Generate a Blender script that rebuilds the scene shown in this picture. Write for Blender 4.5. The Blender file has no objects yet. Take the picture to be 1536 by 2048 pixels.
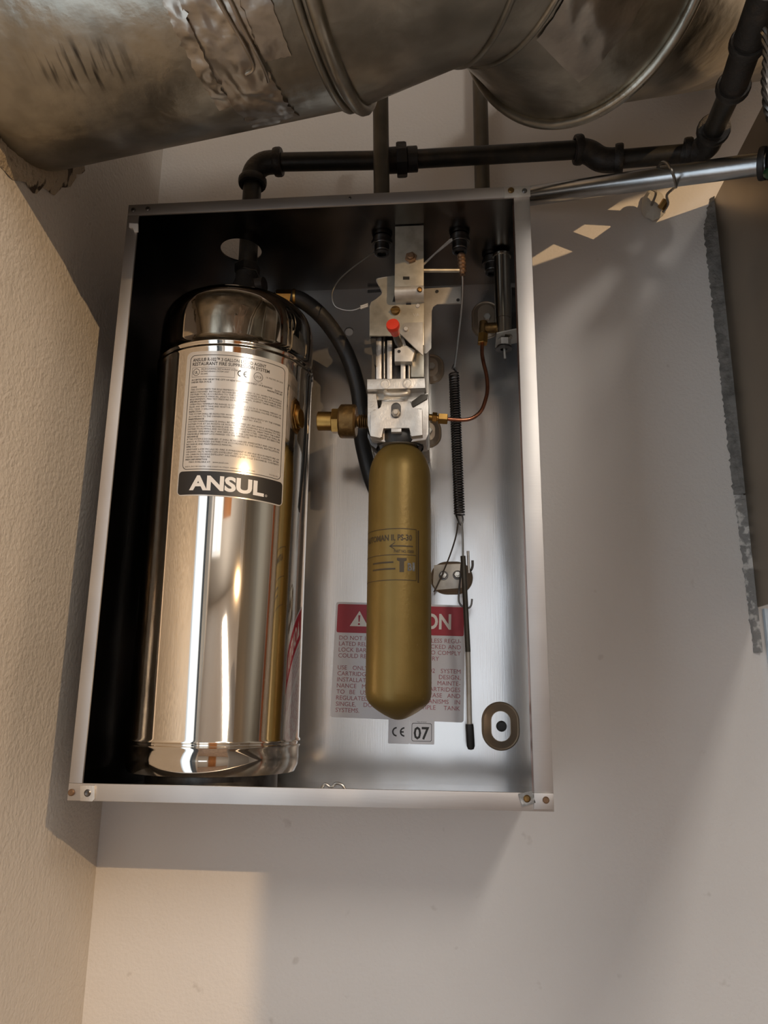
import bpy, bmesh, math, random
from mathutils import Vector, Matrix, noise
random.seed(7)
PI = math.pi
S = bpy.context.scene
COL = S.collection

# ------------------------------------------------------------------ camera, light, exposure
# metres: x to the right, y into the back wall (its face is y = 0), z up; z = 0 is the underside of the cabinet
cd = bpy.data.cameras.new('camera'); co = bpy.data.objects.new('camera', cd); COL.objects.link(co)
cd.sensor_fit = 'VERTICAL'; cd.sensor_height = 24.0; cd.lens = 24.0 * 1540.0 / 2048.0; cd.clip_start = 0.01
co.matrix_world = Matrix(((0.995927, 0.01107, 0.089487, 0.33954), (0.08952, -0.240187, -0.96659, -0.87817), (0.010793, 0.970664, -0.240199, 0.08619), (0, 0, 0, 1)))
S.camera = co
S.view_settings.view_transform = 'Standard'; S.view_settings.look = 'None'
S.view_settings.exposure = 0.0; S.view_settings.gamma = 1.0; S.view_settings.use_curve_mapping = False
w = bpy.data.worlds.new('world'); S.world = w; w.use_nodes = True
w.node_tree.nodes['Background'].inputs[0].default_value = (.75, .86, 1, 1)
w.node_tree.nodes['Background'].inputs[1].default_value = 1.0

def light(name, kind, loc, energy, color, rot=None, size=None, size_y=None, radius=None):
    l = bpy.data.lights.new(name, kind); o = bpy.data.objects.new(name, l); COL.objects.link(o)
    l.energy = energy; l.color = color; o.location = loc
    if rot: o.rotation_euler = rot
    if size: l.shape = 'RECTANGLE'; l.size = size; l.size_y = size_y or size
    if radius is not None: l.shadow_soft_size = radius
    return o
LAMP = light('warm_lamp', 'SPOT', (1.70, -2.39, 1.06), 126, (1.0, .67, .36), radius=.008)
LAMP.data.spot_size = math.radians(72); LAMP.data.spot_blend = .5
LAMP.rotation_euler = (Vector((.20, 0, .30)) - Vector((1.70, -2.39, 1.06))).to_track_quat('-Z', 'Y').to_euler()
light('ceiling_fill_light', 'AREA', (1.12, -2.0, 1.33), 46, (1.0, .94, .865), rot=(0, 0, 0), size=.22, size_y=1.6)  # unseen fill lamp added to raise the room's ambient light
light('rear_window_daylight', 'AREA', (0.325, -3.26, 0.25), 2.4, (.86, .93, 1.0), rot=(-PI/2, 0, PI), size=.62, size_y=1.5)
light('side_window_daylight', 'AREA', (-0.045, -.68, 0.0), 1.6, (.80, .91, 1.0), rot=(0, -PI/2, 0), size=1.9, size_y=.34)

# ------------------------------------------------------------------ materials
def mat(name, color, rough=.5, metal=0., bump=None, bump_d=.001, var=None, aniso=None, spec=None, dirt=None, coords='Object', rvar=None):
    """bump=(noise scale xyz, detail); var=(scale xyz, colour2, lo, hi); dirt the same, laid over it"""
    m = bpy.data.materials.new(name); m.use_nodes = True
    nt = m.node_tree; b = nt.nodes['Principled BSDF']; L = nt.links.new
    b.inputs['Base Color'].default_value = (*color, 1); b.inputs['Roughness'].default_value = rough; b.inputs['Metallic'].default_value = metal
    if spec is not None: b.inputs['Specular IOR Level'].default_value = spec
    tc = nt.nodes.new('ShaderNodeTexCoord')
    def nz(scale, detail=3):
        mp = nt.nodes.new('ShaderNodeMapping'); mp.inputs['Scale'].default_value = scale
        n = nt.nodes.new('ShaderNodeTexNoise'); n.inputs['Scale'].default_value = 1; n.inputs['Detail'].default_value = detail
        L(tc.outputs[coords], mp.inputs[0]); L(mp.outputs[0], n.inputs['Vector']); return n.outputs['Fac']
    last = None
    for v in (var, dirt):
        if not v: continue
        f = nz(v[0]); r = nt.nodes.new('ShaderNodeMapRange'); r.inputs[1].default_value = v[2]; r.inputs[2].default_value = v[3]
        L(f, r.inputs[0]); mx = nt.nodes.new('ShaderNodeMix'); mx.data_type = 'RGBA'
        L(r.outputs[0], mx.inputs[0]); mx.inputs[7].default_value = (*v[1], 1)
        if last is None: mx.inputs[6].default_value = (*color, 1)
        else: L(last, mx.inputs[6])
        last = mx.outputs[2]
    if last is not None: L(last, b.inputs['Base Color'])
    if rvar:
        f = nz(rvar[0]); r = nt.nodes.new('ShaderNodeMapRange'); r.inputs[3].default_value = rvar[1]; r.inputs[4].default_value = rvar[2]
        r.inputs[1].default_value = .3; r.inputs[2].default_value = .7
        L(f, r.inputs[0]); L(r.outputs[0], b.inputs['Roughness'])
    prev = None
    for bp in ([bump] if bump and not isinstance(bump, list) else (bump or [])):
        f = nz(bp[0], bp[1]); bn = nt.nodes.new('ShaderNodeBump'); bn.inputs['Distance'].default_value = bp[2] if len(bp) > 2 else bump_d; bn.inputs['Strength'].default_value = 1
        L(f, bn.inputs['Height'])
        if prev: L(prev, bn.inputs['Normal'])
        prev = bn.outputs[0]
    if prev: L(prev, b.inputs['Normal'])
    if aniso:
        b.inputs['Anisotropic'].default_value = aniso[0]; b.inputs['Anisotropic Rotation'].default_value = aniso[1]
        t = nt.nodes.new('ShaderNodeTangent'); t.direction_type = 'RADIAL'; t.axis = 'Z'; L(t.outputs[0], b.inputs['Tangent'])
    return m
M = {}
M['plaster'] = mat('painted_plaster', (.77, .735, .70), .55, bump=[((260,)*3, 4, .0006), ((9,)*3, 3, .004)], var=((3,)*3, (.72, .69, .655), .45, .75), dirt=((38,)*3, (.52, .47, .42), .70, .82))
M['plaster_rough'] = mat('stippled_plaster', (.66, .605, .54), .36, bump=[((210,)*3, 3, .0012), ((50,)*3, 2, .0009)], var=((5,)*3, (.61, .555, .49), .45, .75))
M['paint'] = mat('room_paint', (.50, .48, .46), .7, bump=((80,)*3, 3, .0008))
M['floor'] = mat('floor_tile', (.22, .15, .11), .4, var=((6,)*3, (.30, .21, .15), .4, .6))
M['blue_slab'] = mat('blue_grey_slab', (.05, .08, .12), .5, var=((8,)*3, (.06, .10, .15), .4, .6))  # for the slab added to be mirrored in the tank
M['wood'] = mat('orange_wood', (.36, .15, .05), .45, var=((30, 30, 3), (.26, .10, .03), .4, .65))
M['polished'] = mat('polished_stainless', (.78, .71, .62), .05, 1, aniso=(.6, 0), bump=((12, 12, 3), 2, .0002))
M['sheet'] = mat('sheet_stainless', (.60, .58, .56), .13, .82, bump=[((7, 7, 5), 2, .0022), ((900, 900, 30), 2, .00002)], rvar=((4,)*3, .16, .24))
M['sheet_dark'] = mat('sheet_dark_reflection', (.16, .145, .13), .22, 1, bump=((7, 7, 5), 2, .002), var=((10,)*3, (.10, .09, .08), .4, .6))  # same steel as the other sheet, its dark reflections put into the colour
M['flange'] = mat('brushed_flange', (.64, .61, .58), .46, 1, bump=((40, 40, 700), 2, .00004), var=((9,)*3, (.52, .49, .47), .4, .7))
M['galv'] = mat('galvanized_duct', (.40, .365, .30), .30, 1, bump=[((14, 14, 14), 3, .004), ((120,)*3, 3, .0003)], var=((34,)*3, (.30, .275, .225), .40, .64), dirt=((9, 9, 9), (.20, .185, .15), .55, .78), rvar=((16,)*3, .26, .44))
M['galv_marked'] = mat('galvanized_duct_with_smudges', (.40, .365, .30), .30, 1, bump=[((14, 14, 14), 3, .004), ((120,)*3, 3, .0003)], var=((34,)*3, (.30, .275, .225), .40, .64), dirt=((9, 9, 9), (.20, .185, .15), .55, .78), rvar=((16,)*3, .26, .44))
def smudges(m, centre, scale):
    nt = m.node_tree; L = nt.links.new; b = nt.nodes['Principled BSDF']; tc = next(n for n in nt.nodes if n.type == 'TEX_COORD')
    mp = nt.nodes.new('ShaderNodeMapping'); mp.vector_type = 'TEXTURE'; mp.inputs['Location'].default_value = centre; mp.inputs['Scale'].default_value = scale
    ln = nt.nodes.new('ShaderNodeVectorMath'); ln.operation = 'LENGTH'; L(tc.outputs['Object'], mp.inputs[0]); L(mp.outputs[0], ln.inputs[0])
    r = nt.nodes.new('ShaderNodeMapRange'); r.inputs[1].default_value = .45; r.inputs[2].default_value = 1.; r.inputs[3].default_value = .9; r.inputs[4].default_value = 0; L(ln.outputs['Value'], r.inputs[0])
    m2 = nt.nodes.new('ShaderNodeMapping'); m2.inputs['Scale'].default_value = (190, 22, 30); nz = nt.nodes.new('ShaderNodeTexNoise'); nz.inputs['Scale'].default_value = 1; nz.inputs['Detail'].default_value = 2
    L(tc.outputs['Object'], m2.inputs[0]); L(m2.outputs[0], nz.inputs['Vector'])
    r2 = nt.nodes.new('ShaderNodeMapRange'); r2.inputs[1].default_value = .47; r2.inputs[2].default_value = .62; L(nz.outputs['Fac'], r2.inputs[0])
    mu = nt.nodes.new('ShaderNodeMath'); mu.operation = 'MULTIPLY'; L(r.outputs[0], mu.inputs[0]); L(r2.outputs[0], mu.inputs[1])
    mx = nt.nodes.new('ShaderNodeMix'); mx.data_type = 'RGBA'; L(mu.outputs[0], mx.inputs[0]); L(b.inputs['Base Color'].links[0].from_socket, mx.inputs[6]); mx.inputs[7].default_value = (.05, .045, .04, 1); L(mx.outputs[2], b.inputs['Base Color'])
smudges(M['galv_marked'], (-.146, -.043, .0055), (.052, .03, .012))
M['tape'] = mat('foil_tape', (.46, .41, .345), .32, 1, bump=[((40, 40, 40), 3, .0014)], var=((30,)*3, (.38, .34, .29), .4, .65))
M['conduit'] = mat('zinc_conduit', (.55, .56, .56), .27, 1, bump=((160,)*3, 2, .0001), var=((18,)*3, (.42, .43, .43), .45, .7))
M['conduit_old'] = mat('weathered_conduit', (.105, .092, .070), .45, .5, bump=((160,)*3, 2, .0002), var=((24,)*3, (.065, .056, .042), .4, .65))
M['iron'] = mat('black_iron_pipe', (.030, .027, .022), .42, .4, bump=((200,)*3, 3, .0003), var=((40,)*3, (.06, .045, .03), .5, .75))
M['iron_cast'] = mat('black_malleable_iron', (.040, .035, .030), .5, .4, bump=((320,)*3, 3, .0006), var=((50,)*3, (.08, .06, .045), .55, .75))
M['rubber'] = mat('black_rubber', (.018, .017, .016), .45, bump=((400,)*3, 2, .0002), var=((60,)*3, (.05, .035, .022), .6, .75))
M['brass'] = mat('brass', (.52, .31, .09), .30, 1, var=((60,)*3, (.36, .20, .06), .4, .65))
M['brass_old'] = mat('tarnished_brass', (.16, .095, .035), .42, .9, bump=((130,)*3, 3, .0008), var=((90,)*3, (.34, .20, .07), .5, .68))
M['copper'] = mat('copper', (.46, .19, .11), .28, 1, var=((80,)*3, (.30, .12, .07), .45, .7))
M['zinc'] = mat('zinc_plated_steel', (.60, .56, .49), .40, .55, var=((60,)*3, (.48, .435, .37), .42, .65), bump=((300,)*3, 2, .0001))
M['zinc_yellow'] = mat('yellowed_zinc', (.52, .475, .38), .36, .6, var=((70,)*3, (.40, .355, .275), .42, .65))
M['bronze'] = mat('rusty_bronze', (.26, .155, .085), .45, .6, var=((150,)*3, (.16, .09, .05), .4, .65))
M['nickel'] = mat('dull_nickel', (.50, .45, .38), .22, 1)
M['cast'] = mat('cast_aluminium', (.70, .66, .60), .45, .85, bump=((500,)*3, 2, .0002), var=((80,)*3, (.58, .53, .47), .4, .7))
M['dark_steel'] = mat('dark_steel', (.10, .095, .09), .35, 1, var=((70,)*3, (.16, .15, .14), .4, .6))
M['spring_steel'] = mat('spring_steel', (.17, .165, .155), .38, 1)
M['slot_tan_reflection'] = mat('slot_tan_reflection', (.42, .33, .24), .38, .6)  # tan that the pressed steel mirrors, put into its base colour
M['wire'] = mat('steel_wire', (.33, .31, .28), .33, 1)
M['gold'] = mat('gold_lacquer', (.235, .150, .035), .42, .45, bump=((300,)*3, 2, .00015), var=((24,)*3, (.20, .125, .028), .4, .7), dirt=((140,)*3, (.34, .25, .10), .72, .82))
M['red'] = mat('red_plastic', (.62, .045, .02), .38)
M['white_plastic'] = mat('white_plastic', (.72, .70, .66), .5)
M['foil'] = mat('silver_label', (.60, .56, .51), .13, .28, aniso=(.9, 0))
M['ink'] = mat('black_ink', (.018, .015, .013), .45)
M['ink_brown'] = mat('brown_ink', (.055, .033, .010), .5)
M['white_ink'] = mat('white_ink', (.80, .76, .71), .4)
M['vinyl'] = mat('silver_vinyl', (.64, .63, .65), .42, .15)
M['red_ink'] = mat('warning_red', (.40, .022, .040), .45)
M['red_text'] = mat('dull_red_ink', (.38, .12, .14), .5)
M['hood'] = mat('hood_stainless', (.33, .275, .21), .34, 1, bump=[((5, 5, 5), 2, .003), ((20, 900, 900), 2, .00004)], var=((5,)*3, (.25, .21, .165), .4, .65))
M['caulk'] = mat('grey_caulk', (.21, .20, .185), .6, bump=((160,)*3, 4, .003), var=((70,)*3, (.12, .115, .105), .42, .62))
M['caulk_pale'] = mat('pale_caulk', (.24, .23, .215), .55, bump=((160,)*3, 4, .003), var=((90,)*3, (.60, .57, .53), .50, .60))
M['caulk_tan'] = mat('tan_mortar', (.44, .36, .26), .7, bump=((120,)*3, 4, .004), var=((60,)*3, (.06, .04, .025), .56, .62))
M['white_tile'] = mat('pale_blue_panel', (.62, .72, .80), .3)
M['green'] = mat('green_plastic', (.01, .07, .02), .4)
M['putty'] = mat('anchor_plastic', (.62, .58, .50), .5, bump=((200,)*3, 3, .001))

# ------------------------------------------------------------------ mesh helpers
ORI = {}
def mesh_from(name, bm, ang=38):
    bmesh.ops.recalc_face_normals(bm, faces=bm.faces)
    me = bpy.data.meshes.new(name); bm.to_mesh(me); bm.free()
    for p in me.polygons: p.use_smooth = True
    me.set_sharp_from_angle(angle=math.radians(ang))
    return me
def obj(name, bm, m, parent=None, label=None, cat=None, group=None, kind=None, ang=38):
    """bm is in world coordinates; the object's origin goes to its parent's base, or to the middle of its underside"""
    if parent is None:
        xs = [v.co for v in bm.verts]
        o0 = Vector(((min(v.x for v in xs) + max(v.x for v in xs))/2, (min(v.y for v in xs) + max(v.y for v in xs))/2, min(v.z for v in xs)))
    else: o0 = ORI[parent.name]
    bmesh.ops.translate(bm, verts=bm.verts, vec=-o0)
    me = mesh_from(name, bm, ang)
    me.materials.append(M[m])
    o = bpy.data.objects.new(name, me); COL.objects.link(o)
    if parent is None: o.location = o0
    else: o.parent = parent
    ORI[o.name] = o0
    for k, v in (('label', label), ('category', cat), ('group', group), ('kind', kind)):
        if v: o[k] = v
    return o
def thing(name, loc, label, cat, group=None):
    o = bpy.data.objects.new(name, None); COL.objects.link(o); o.location = loc; o.empty_display_size = .02
    o['label'] = label; o['category'] = cat
    if group: o['group'] = group
    ORI[o.name] = Vector(loc); return o
def B(): return bmesh.new()
def box(bm, x0, x1, y0, y1, z0, z1, bev=0):
    r = bmesh.ops.create_cube(bm, size=1)
    for v in r['verts']: v.co = Vector(((x0+x1)/2 + v.co.x*(x1-x0), (y0+y1)/2 + v.co.y*(y1-y0), (z0+z1)/2 + v.co.z*(z1-z0)))
    if bev:
        es = list({e for v in r['verts'] for e in v.link_edges})
        bmesh.ops.bevel(bm, geom=es, offset=bev, segments=2, affect='EDGES', profile=.6)
    return bm
def prism(bm, pts, d, bev=0):
    """polygon given in space, pushed back (+y) by d"""
    f = [bm.verts.new(Vector(p)) for p in pts]; b = [bm.verts.new(Vector(p) + Vector((0, d, 0))) for p in pts]
    n = len(pts); ff = bm.faces.new(f); bm.faces.new(b[::-1])
    for i in range(n): bm.faces.new((f[i], b[i], b[(i+1) % n], f[(i+1) % n]))
    if bev: bmesh.ops.bevel(bm, geom=list(ff.edges), offset=bev, segments=2, affect='EDGES', profile=.6)
    return bm
def frame_of(d):
    d = Vector(d).normalized(); u = d.cross(Vector((0, 0, 1)))
    if u.length < 1e-3: u = d.cross(Vector((1, 0, 0)))
    u.normalize(); return d, u, d.cross(u)
def lathe(bm, prof, o=(0, 0, 0), ax=(0, 0, 1), seg=32, squash=None, ph=0):
    """prof = [(r, t)] turned about the axis through o"""
    d, u, v = frame_of(ax); o = Vector(o); rows = []
    for r, t in prof:
        c = o + d*t
        if r < 1e-6: rows.append([bm.verts.new(c)])
        else: rows.append([bm.verts.new(c + (u*math.cos(ph + 2*PI*i/seg) + v*math.sin(ph + 2*PI*i/seg))*r) for i in range(seg)])
    for a, b in zip(rows, rows[1:]):
        for i in range(seg):
            j = (i+1) % seg
            if len(a) == 1 and len(b) == 1: continue
            if len(a) == 1: bm.faces.new((a[0], b[j], b[i]))
            elif len(b) == 1: bm.faces.new((a[i], a[j], b[0]))
            else: bm.faces.new((a[i], a[j], b[j], b[i]))
    return bm
def cyl(bm, a, b, r, seg=20, bev=0, r2=None):
    a = Vector(a); b = Vector(b); h = (b-a).length; r2 = r2 or r
    pr = [(0, 0), (r-bev, 0), (r, bev), (r2, h-bev), (r2-bev, h), (0, h)] if bev else [(0, 0), (r, 0), (r2, h), (0, h)]
    return lathe(bm, pr, a, b-a, seg)
def hexa(bm, a, b, r, ph=0, bev=.0006):
    a = Vector(a); b = Vector(b); h = (b-a).length
    return lathe(bm, [(0, 0), (r-bev, 0), (r, bev), (r, h-bev), (r-bev, h), (0, h)], a, b-a, 6, ph=ph)
def smooth_path(pts, n=8):
    P = [Vector(p) for p in pts]; out = []
    for i in range(len(P)-1):
        p0 = P[max(i-1, 0)]; p1 = P[i]; p2 = P[i+1]; p3 = P[min(i+2, len(P)-1)]
        for k in range(n):
            t = k/n
            out.append(.5*((2*p1) + (p2-p0)*t + (2*p0-5*p1+4*p2-p3)*t*t + (3*p1-p0-3*p2+p3)*t**3))
    out.append(P[-1]); return out
def tube(bm, pts, r, seg=12, cap=True):
    pts = [Vector(p) for p in pts]; n = len(pts); rows = []; u = None
    for i, p in enumerate(pts):
        d = (pts[min(i+1, n-1)] - pts[max(i-1, 0)]).normalized()
        if u is None: _, u, _ = frame_of(d)
        u = (u - d*u.dot(d)).normalized(); v = d.cross(u)
        rr = r[i] if isinstance(r, (list, tuple)) else r
        rows.append([bm.verts.new(p + (u*math.cos(2*PI*k/seg) + v*math.sin(2*PI*k/seg))*rr) for k in range(seg)])
    for a, b in zip(rows, rows[1:]):
        for i in range(seg): bm.faces.new((a[i], a[(i+1) % seg], b[(i+1) % seg], b[i]))
    if cap: bm.faces.new(rows[0][::-1]); bm.faces.new(rows[-1])
    return bm
def obround(cx, cz, hw, hh, n=10):
    """outline in x, z of a slot shape with half sizes hw, hh"""
    r = min(hw, hh); pts = []
    for q in range(4):
        ox = cx + (hw-r)*(1 if q in (0, 3) else -1); oz = cz + (hh-r)*(1 if q in (0, 1) else -1)
        for k in range(n+1):
            a = PI/2*(q + k/n); pts.append((ox + r*math.cos(a), oz + r*math.sin(a)))
    return pts
def rrect(x0, x1, y0, y1, r, n=5):
    pts = []
    for q, (cx, cy) in enumerate(((x1-r, y1-r), (x0+r, y1-r), (x0+r, y0+r), (x1-r, y0+r))):
        for k in range(n+1):
            a = PI/2*(q + k/n); pts.append((cx + r*math.cos(a), cy + r*math.sin(a)))
    return pts
def text_bm(s, size, bold=0., res=2, italic=0.):
    c = bpy.data.curves.new('t', 'FONT'); c.body = s; c.size = size; c.resolution_u = res; c.offset = bold*size; c.shear = italic
    o = bpy.data.objects.new('t', c); COL.objects.link(o)
    dg = bpy.context.evaluated_depsgraph_get(); ev = o.evaluated_get(dg); me = ev.to_mesh()
    bm = B(); bm.from_mesh(me); ev.to_mesh_clear(); bpy.data.objects.remove(o); bpy.data.curves.remove(c)
    return bm
def width(bm): xs = [v.co.x for v in bm.verts]; return (min(xs), max(xs)) if xs else (0, 0)
def add_text(dst, s, x, y, size, w=None, bold=0., justify=False, align='l', res=2):
    """text with its baseline at x, y in flat coordinates; w = exact width (spaces stretched if justify, else the letters)"""
    if justify and ' ' in s and w:
        bms = [text_bm(q, size, bold, res) for q in s.split(' ')]; ws = [width(b) for b in bms]
        gap = (w - sum(b-a for a, b in ws))/(len(bms)-1); cx = x
        if gap < size*.12:
            k = (w - size*.22*(len(bms)-1))/sum(b-a for a, b in ws); gap = size*.22
        else: k = 1
        for b, (a0, a1) in zip(bms, ws):
            for v in b.verts: v.co.x = (v.co.x-a0)*k + cx; v.co.y += y
            cx += (a1-a0)*k + gap; join(dst, b)
        return
    b = text_bm(s, size, bold, res); a0, a1 = width(b); k = w/(a1-a0) if w else 1
    off = {'l': 0, 'c': -(a1-a0)*k/2, 'r': -(a1-a0)*k}[align]
    for v in b.verts: v.co.x = (v.co.x-a0)*k + x + off; v.co.y += y
    join(dst, b)
def join(dst, b):
    m = bpy.data.meshes.new('j'); b.to_mesh(m); b.free(); dst.from_mesh(m); bpy.data.meshes.remove(m)
def poly2(dst, pts): return dst.faces.new([dst.verts.new((p[0], p[1], 0)) for p in pts])
def ring2(dst, outer, inner):
    a = [dst.verts.new((p[0], p[1], 0)) for p in outer]; b = [dst.verts.new((p[0], p[1], 0)) for p in inner]; n = len(a)
    for i in range(n): dst.faces.new((a[i], a[(i+1) % n], b[(i+1) % n], b[i]))
def rect2(dst, x0, x1, y0, y1): poly2(dst, [(x0, y0), (x1, y0), (x1, y1), (x0, y1)])
def arc2(dst, cx, cy, r, w, a0, a1, n=24):
    o = [(cx+(r+w/2)*math.cos(a0+(a1-a0)*i/n), cy+(r+w/2)*math.sin(a0+(a1-a0)*i/n)) for i in range(n+1)]
    q = [(cx+(r-w/2)*math.cos(a0+(a1-a0)*i/n), cy+(r-w/2)*math.sin(a0+(a1-a0)*i/n)) for i in range(n+1)]
    for i in range(n): poly2(dst, [o[i], o[i+1], q[i+1], q[i]])
def ce_mark(dst, x, y, h):
    w = h*.16; r = h/2 - w/2
    arc2(dst, x+h/2, y+h/2, r, w, PI*.5, PI*1.5); arc2(dst, x+h*1.35, y+h/2, r, w, PI*.5, PI*1.5)
    rect2(dst, x+h*.95, x+h*1.28, y+h/2-w/2, y+h/2+w/2)
def slice_x(bm, step):
    a, b = width(bm); x = math.floor(a/step)*step + step
    while x < b:
        bmesh.ops.bisect_plane(bm, geom=list(bm.verts)+list(bm.edges)+list(bm.faces), plane_co=(x, 0, 0), plane_no=(1, 0, 0)); x += step
def bend(bm, cx, cy, r, th0, z0, tilt=0., step=.0035):
    """wraps flat x, y round a vertical cylinder: x = 0 lands at the angle th0, y = 0 at the height z0"""
    slice_x(bm, step)
    for v in bm.verts:
        th = th0 + v.co.x/r; v.co = Vector((cx + r*math.sin(th), cy - r*math.cos(th), z0 + v.co.y + v.co.x*tilt))
    return bm
def lay(bm, x0, z0, y, rot=0.):
    c, s = math.cos(rot), math.sin(rot)
    for v in bm.verts: v.co = Vector((x0 + v.co.x*c - v.co.y*s, y, z0 + v.co.x*s + v.co.y*c))
    return bm
def struct(name, bm, m): return obj(name, bm, m, kind='structure')

# ------------------------------------------------------------------ the room
def grid_panel(bm, holes, x0, x1, z0, z1, f):
    """flat panel with rectangular openings; f turns (a, b) into a point"""
    xs = sorted({x0, x1, *[h[0] for h in holes], *[h[1] for h in holes]}); zs = sorted({z0, z1, *[h[2] for h in holes], *[h[3] for h in holes]})
    V = {}
    def vv(a, b):
        if (a, b) not in V: V[a, b] = bm.verts.new(f(a, b))
        return V[a, b]
    for i in range(len(xs)-1):
        for j in range(len(zs)-1):
            mx, mz = (xs[i]+xs[i+1])/2, (zs[j]+zs[j+1])/2
            if any(h[0] < mx < h[1] and h[2] < mz < h[3] for h in holes): continue
            bm.faces.new((vv(xs[i], zs[j]), vv(xs[i+1], zs[j]), vv(xs[i+1], zs[j+1]), vv(xs[i], zs[j+1])))
    return bm
FL, CE, RX, RY = -1.40, 1.35, 2.7, -3.3
struct('wall_back', box(B(), -.053-.1, RX+.1, 0, .1, FL, CE), 'plaster')
struct('wall_left', grid_panel(B(), [(-.86, -.50, -.96, .96)], RY, 0, FL, CE, lambda a, b: (-.053, a, b)), 'plaster_rough')
struct('wall_right', box(B(), RX, RX+.1, RY-.1, .1, FL, CE), 'paint')
struct('wall_rear', grid_panel(B(), [(0, .65, -.52, 1.02)], -.053, RX, FL, CE, lambda a, b: (a, RY, b)), 'paint')
struct('floor', box(B(), -.06, RX, RY, 0, FL-.05, FL), 'floor')
struct('lamp_blocking_partition', box(B(), 1.102, RX, -1.48, -1.42, FL, .735), 'paint')  # unseen partition added to shade the right of the back wall from the lamp
struct('ceiling', box(B(), -.06, RX, RY, 0, CE, CE+.05), 'plaster')
struct('trim_7', box(B(), .90, 1.015, -1.30, -.56, .848, CE), 'paint')  # unseen box added to keep the warm lamp off duct end and upper wall

# ------------------------------------------------------------------ the cabinet
W, H, D, T = .42, .596, -.19, .0014
cab = thing('steel_cabinet', (W/2, -.095, 0), 'open stainless steel wall cabinet with a narrow folded front rim', 'cabinet')
def panel_y(bm, x0, x1, z0, z1, y, holes, t):
    """sheet facing -y, one upright strip per hole (centre a, c and radius r), its hole joined to the strip's border"""
    xs = [x0] + [(p[0]+q[0])/2 for p, q in zip(holes, holes[1:])] + [x1]
    def quad_(a, b, c, d): bm.faces.new([bm.verts.new((p[0], y, p[1])) for p in (a, b, c, d)])
    if not holes: quad_((x0, z0), (x1, z0), (x1, z1), (x0, z1))
    for (hx_, hz_, r), a, b in zip(holes, xs, xs[1:]):
        an = sorted([2*PI*k/40 for k in range(40)] + [math.atan2(zz_-hz_, xx-hx_) % (2*PI) for xx in (a, b) for zz_ in (z0, z1)])
        def rim_(t_):
            c, s_ = math.cos(t_), math.sin(t_)
            k = min(((b if c > 0 else a)-hx_)/c if abs(c) > 1e-9 else 9, ((z1 if s_ > 0 else z0)-hz_)/s_ if abs(s_) > 1e-9 else 9)
            return (hx_+c*k, hz_+s_*k)
        for t0, t1 in zip(an, an[1:]+an[:1]): quad_((hx_+r*math.cos(t0), hz_+r*math.sin(t0)), rim_(t0), rim_(t1), (hx_+r*math.cos(t1), hz_+r*math.sin(t1)))
    bmesh.ops.remove_doubles(bm, verts=bm.verts, dist=1e-6)
    r = bmesh.ops.extrude_face_region(bm, geom=list(bm.faces))
    bmesh.ops.translate(bm, verts=[v for v in r['geom'] if isinstance(v, bmesh.types.BMVert)], vec=(0, t, 0))
    return bm
hx, _, hz = (0.2123,-0.006,0.5359)
bp = obj('back_panel', panel_y(B(), T, W-T, T, H-T, -.006, [(hx, hz, .0058)], .0014), 'sheet', cab)
b = B(); lathe(b, [(0, 0), (.0054, 0), (.0050, .0010), (0, .0012)], (hx, -.0056, hz-.0008), (0, -1, 0), 20); obj('hole_lit_disc', b, 'white_plastic', bp, label='pale round plug in a hole')  # white disc stands in for bright wall behind the opening
def swap_top(bm):   # sheet built facing -y, laid flat to face down
    for v in bm.verts: v.co = Vector((v.co.x, v.co.z, H - (v.co.y - 0)))
    return bm
tp = B()
panel_y(tp, T, W-T, D, -.004, 0, [(.0975, -.101, .0235)], T)
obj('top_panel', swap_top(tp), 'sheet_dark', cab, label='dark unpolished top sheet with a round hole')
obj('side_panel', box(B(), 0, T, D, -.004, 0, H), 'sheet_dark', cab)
obj('side_panel', box(B(), W-T, W, D, -.004, 0, H), 'sheet', cab)
obj('bottom_panel', box(B(), T, W-T, D, -.004, 0, T), 'sheet', cab)
FT, FLf, FR, FB = .0128, .0122, .0160, .0145
def rim(pts): return prism(B(), [(x, D-.0008, z) for x, z in pts], .0022, .0005)
obj('rim_strip', rim([(0, H-FT), (W, H-FT), (W, H), (0, H)]), 'flange', cab)
obj('rim_strip', rim([(0, 0), (W, 0), (W, FB), (0, FB)]), 'flange', cab)
obj('rim_strip', rim([(0, FB), (FLf, FB), (FLf, H-FT), (0, H-FT)]), 'flange', cab)
obj('rim_strip', rim([(W-FR, FB), (W, FB), (W, H-FT), (W-FR, H-FT)]), 'flange', cab)
obj('rim_lip', box(B(), W-FR, W-FR+.0012, D+.001, D+.016, FB, H-FT), 'copper', cab, label='brown stained inner lip of the right rim')  # thin lip in plain brown
# corner clips and screws
def screw(x, y, z, r, parent, m='dark_steel', slot=True, name='screw'):
    b = B(); lathe(b, [(0, 0), (r, 0), (r, r*.3), (r*.7, r*.6), (0, r*.65)], (x, y, z), (0, -1, 0), 14)
    return obj(name, b, m, parent)
yf = D - .0009
def clip(outline, m, d=.0016, name='corner_clip', label=None): return obj(name, prism(B(), outline, d, .0003), m, cab, label=label)
c1 = clip([(0.3944,-0.1925,0.5944),(0.4204,-0.1925,0.5946),(0.4205,-0.1925,0.5825),(0.4121,-0.1925,0.5824),(0.3946,-0.1925,0.5816)], 'cast')
screw(*(0.4013,-0.1925,0.5899), .0032, c1, 'brass_old'); screw(*(0.4148,-0.1925,0.5886), .0026, c1)
c2 = clip([(0.0113,-0.1925,0.0128),(0.0245,-0.1925,0.013),(0.0257,-0.1925,0.0019),(0.0236,-0.1925,-0.0002),(0.0127,-0.1925,0)], 'cast', label='pale corner clip with a hole')
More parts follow.
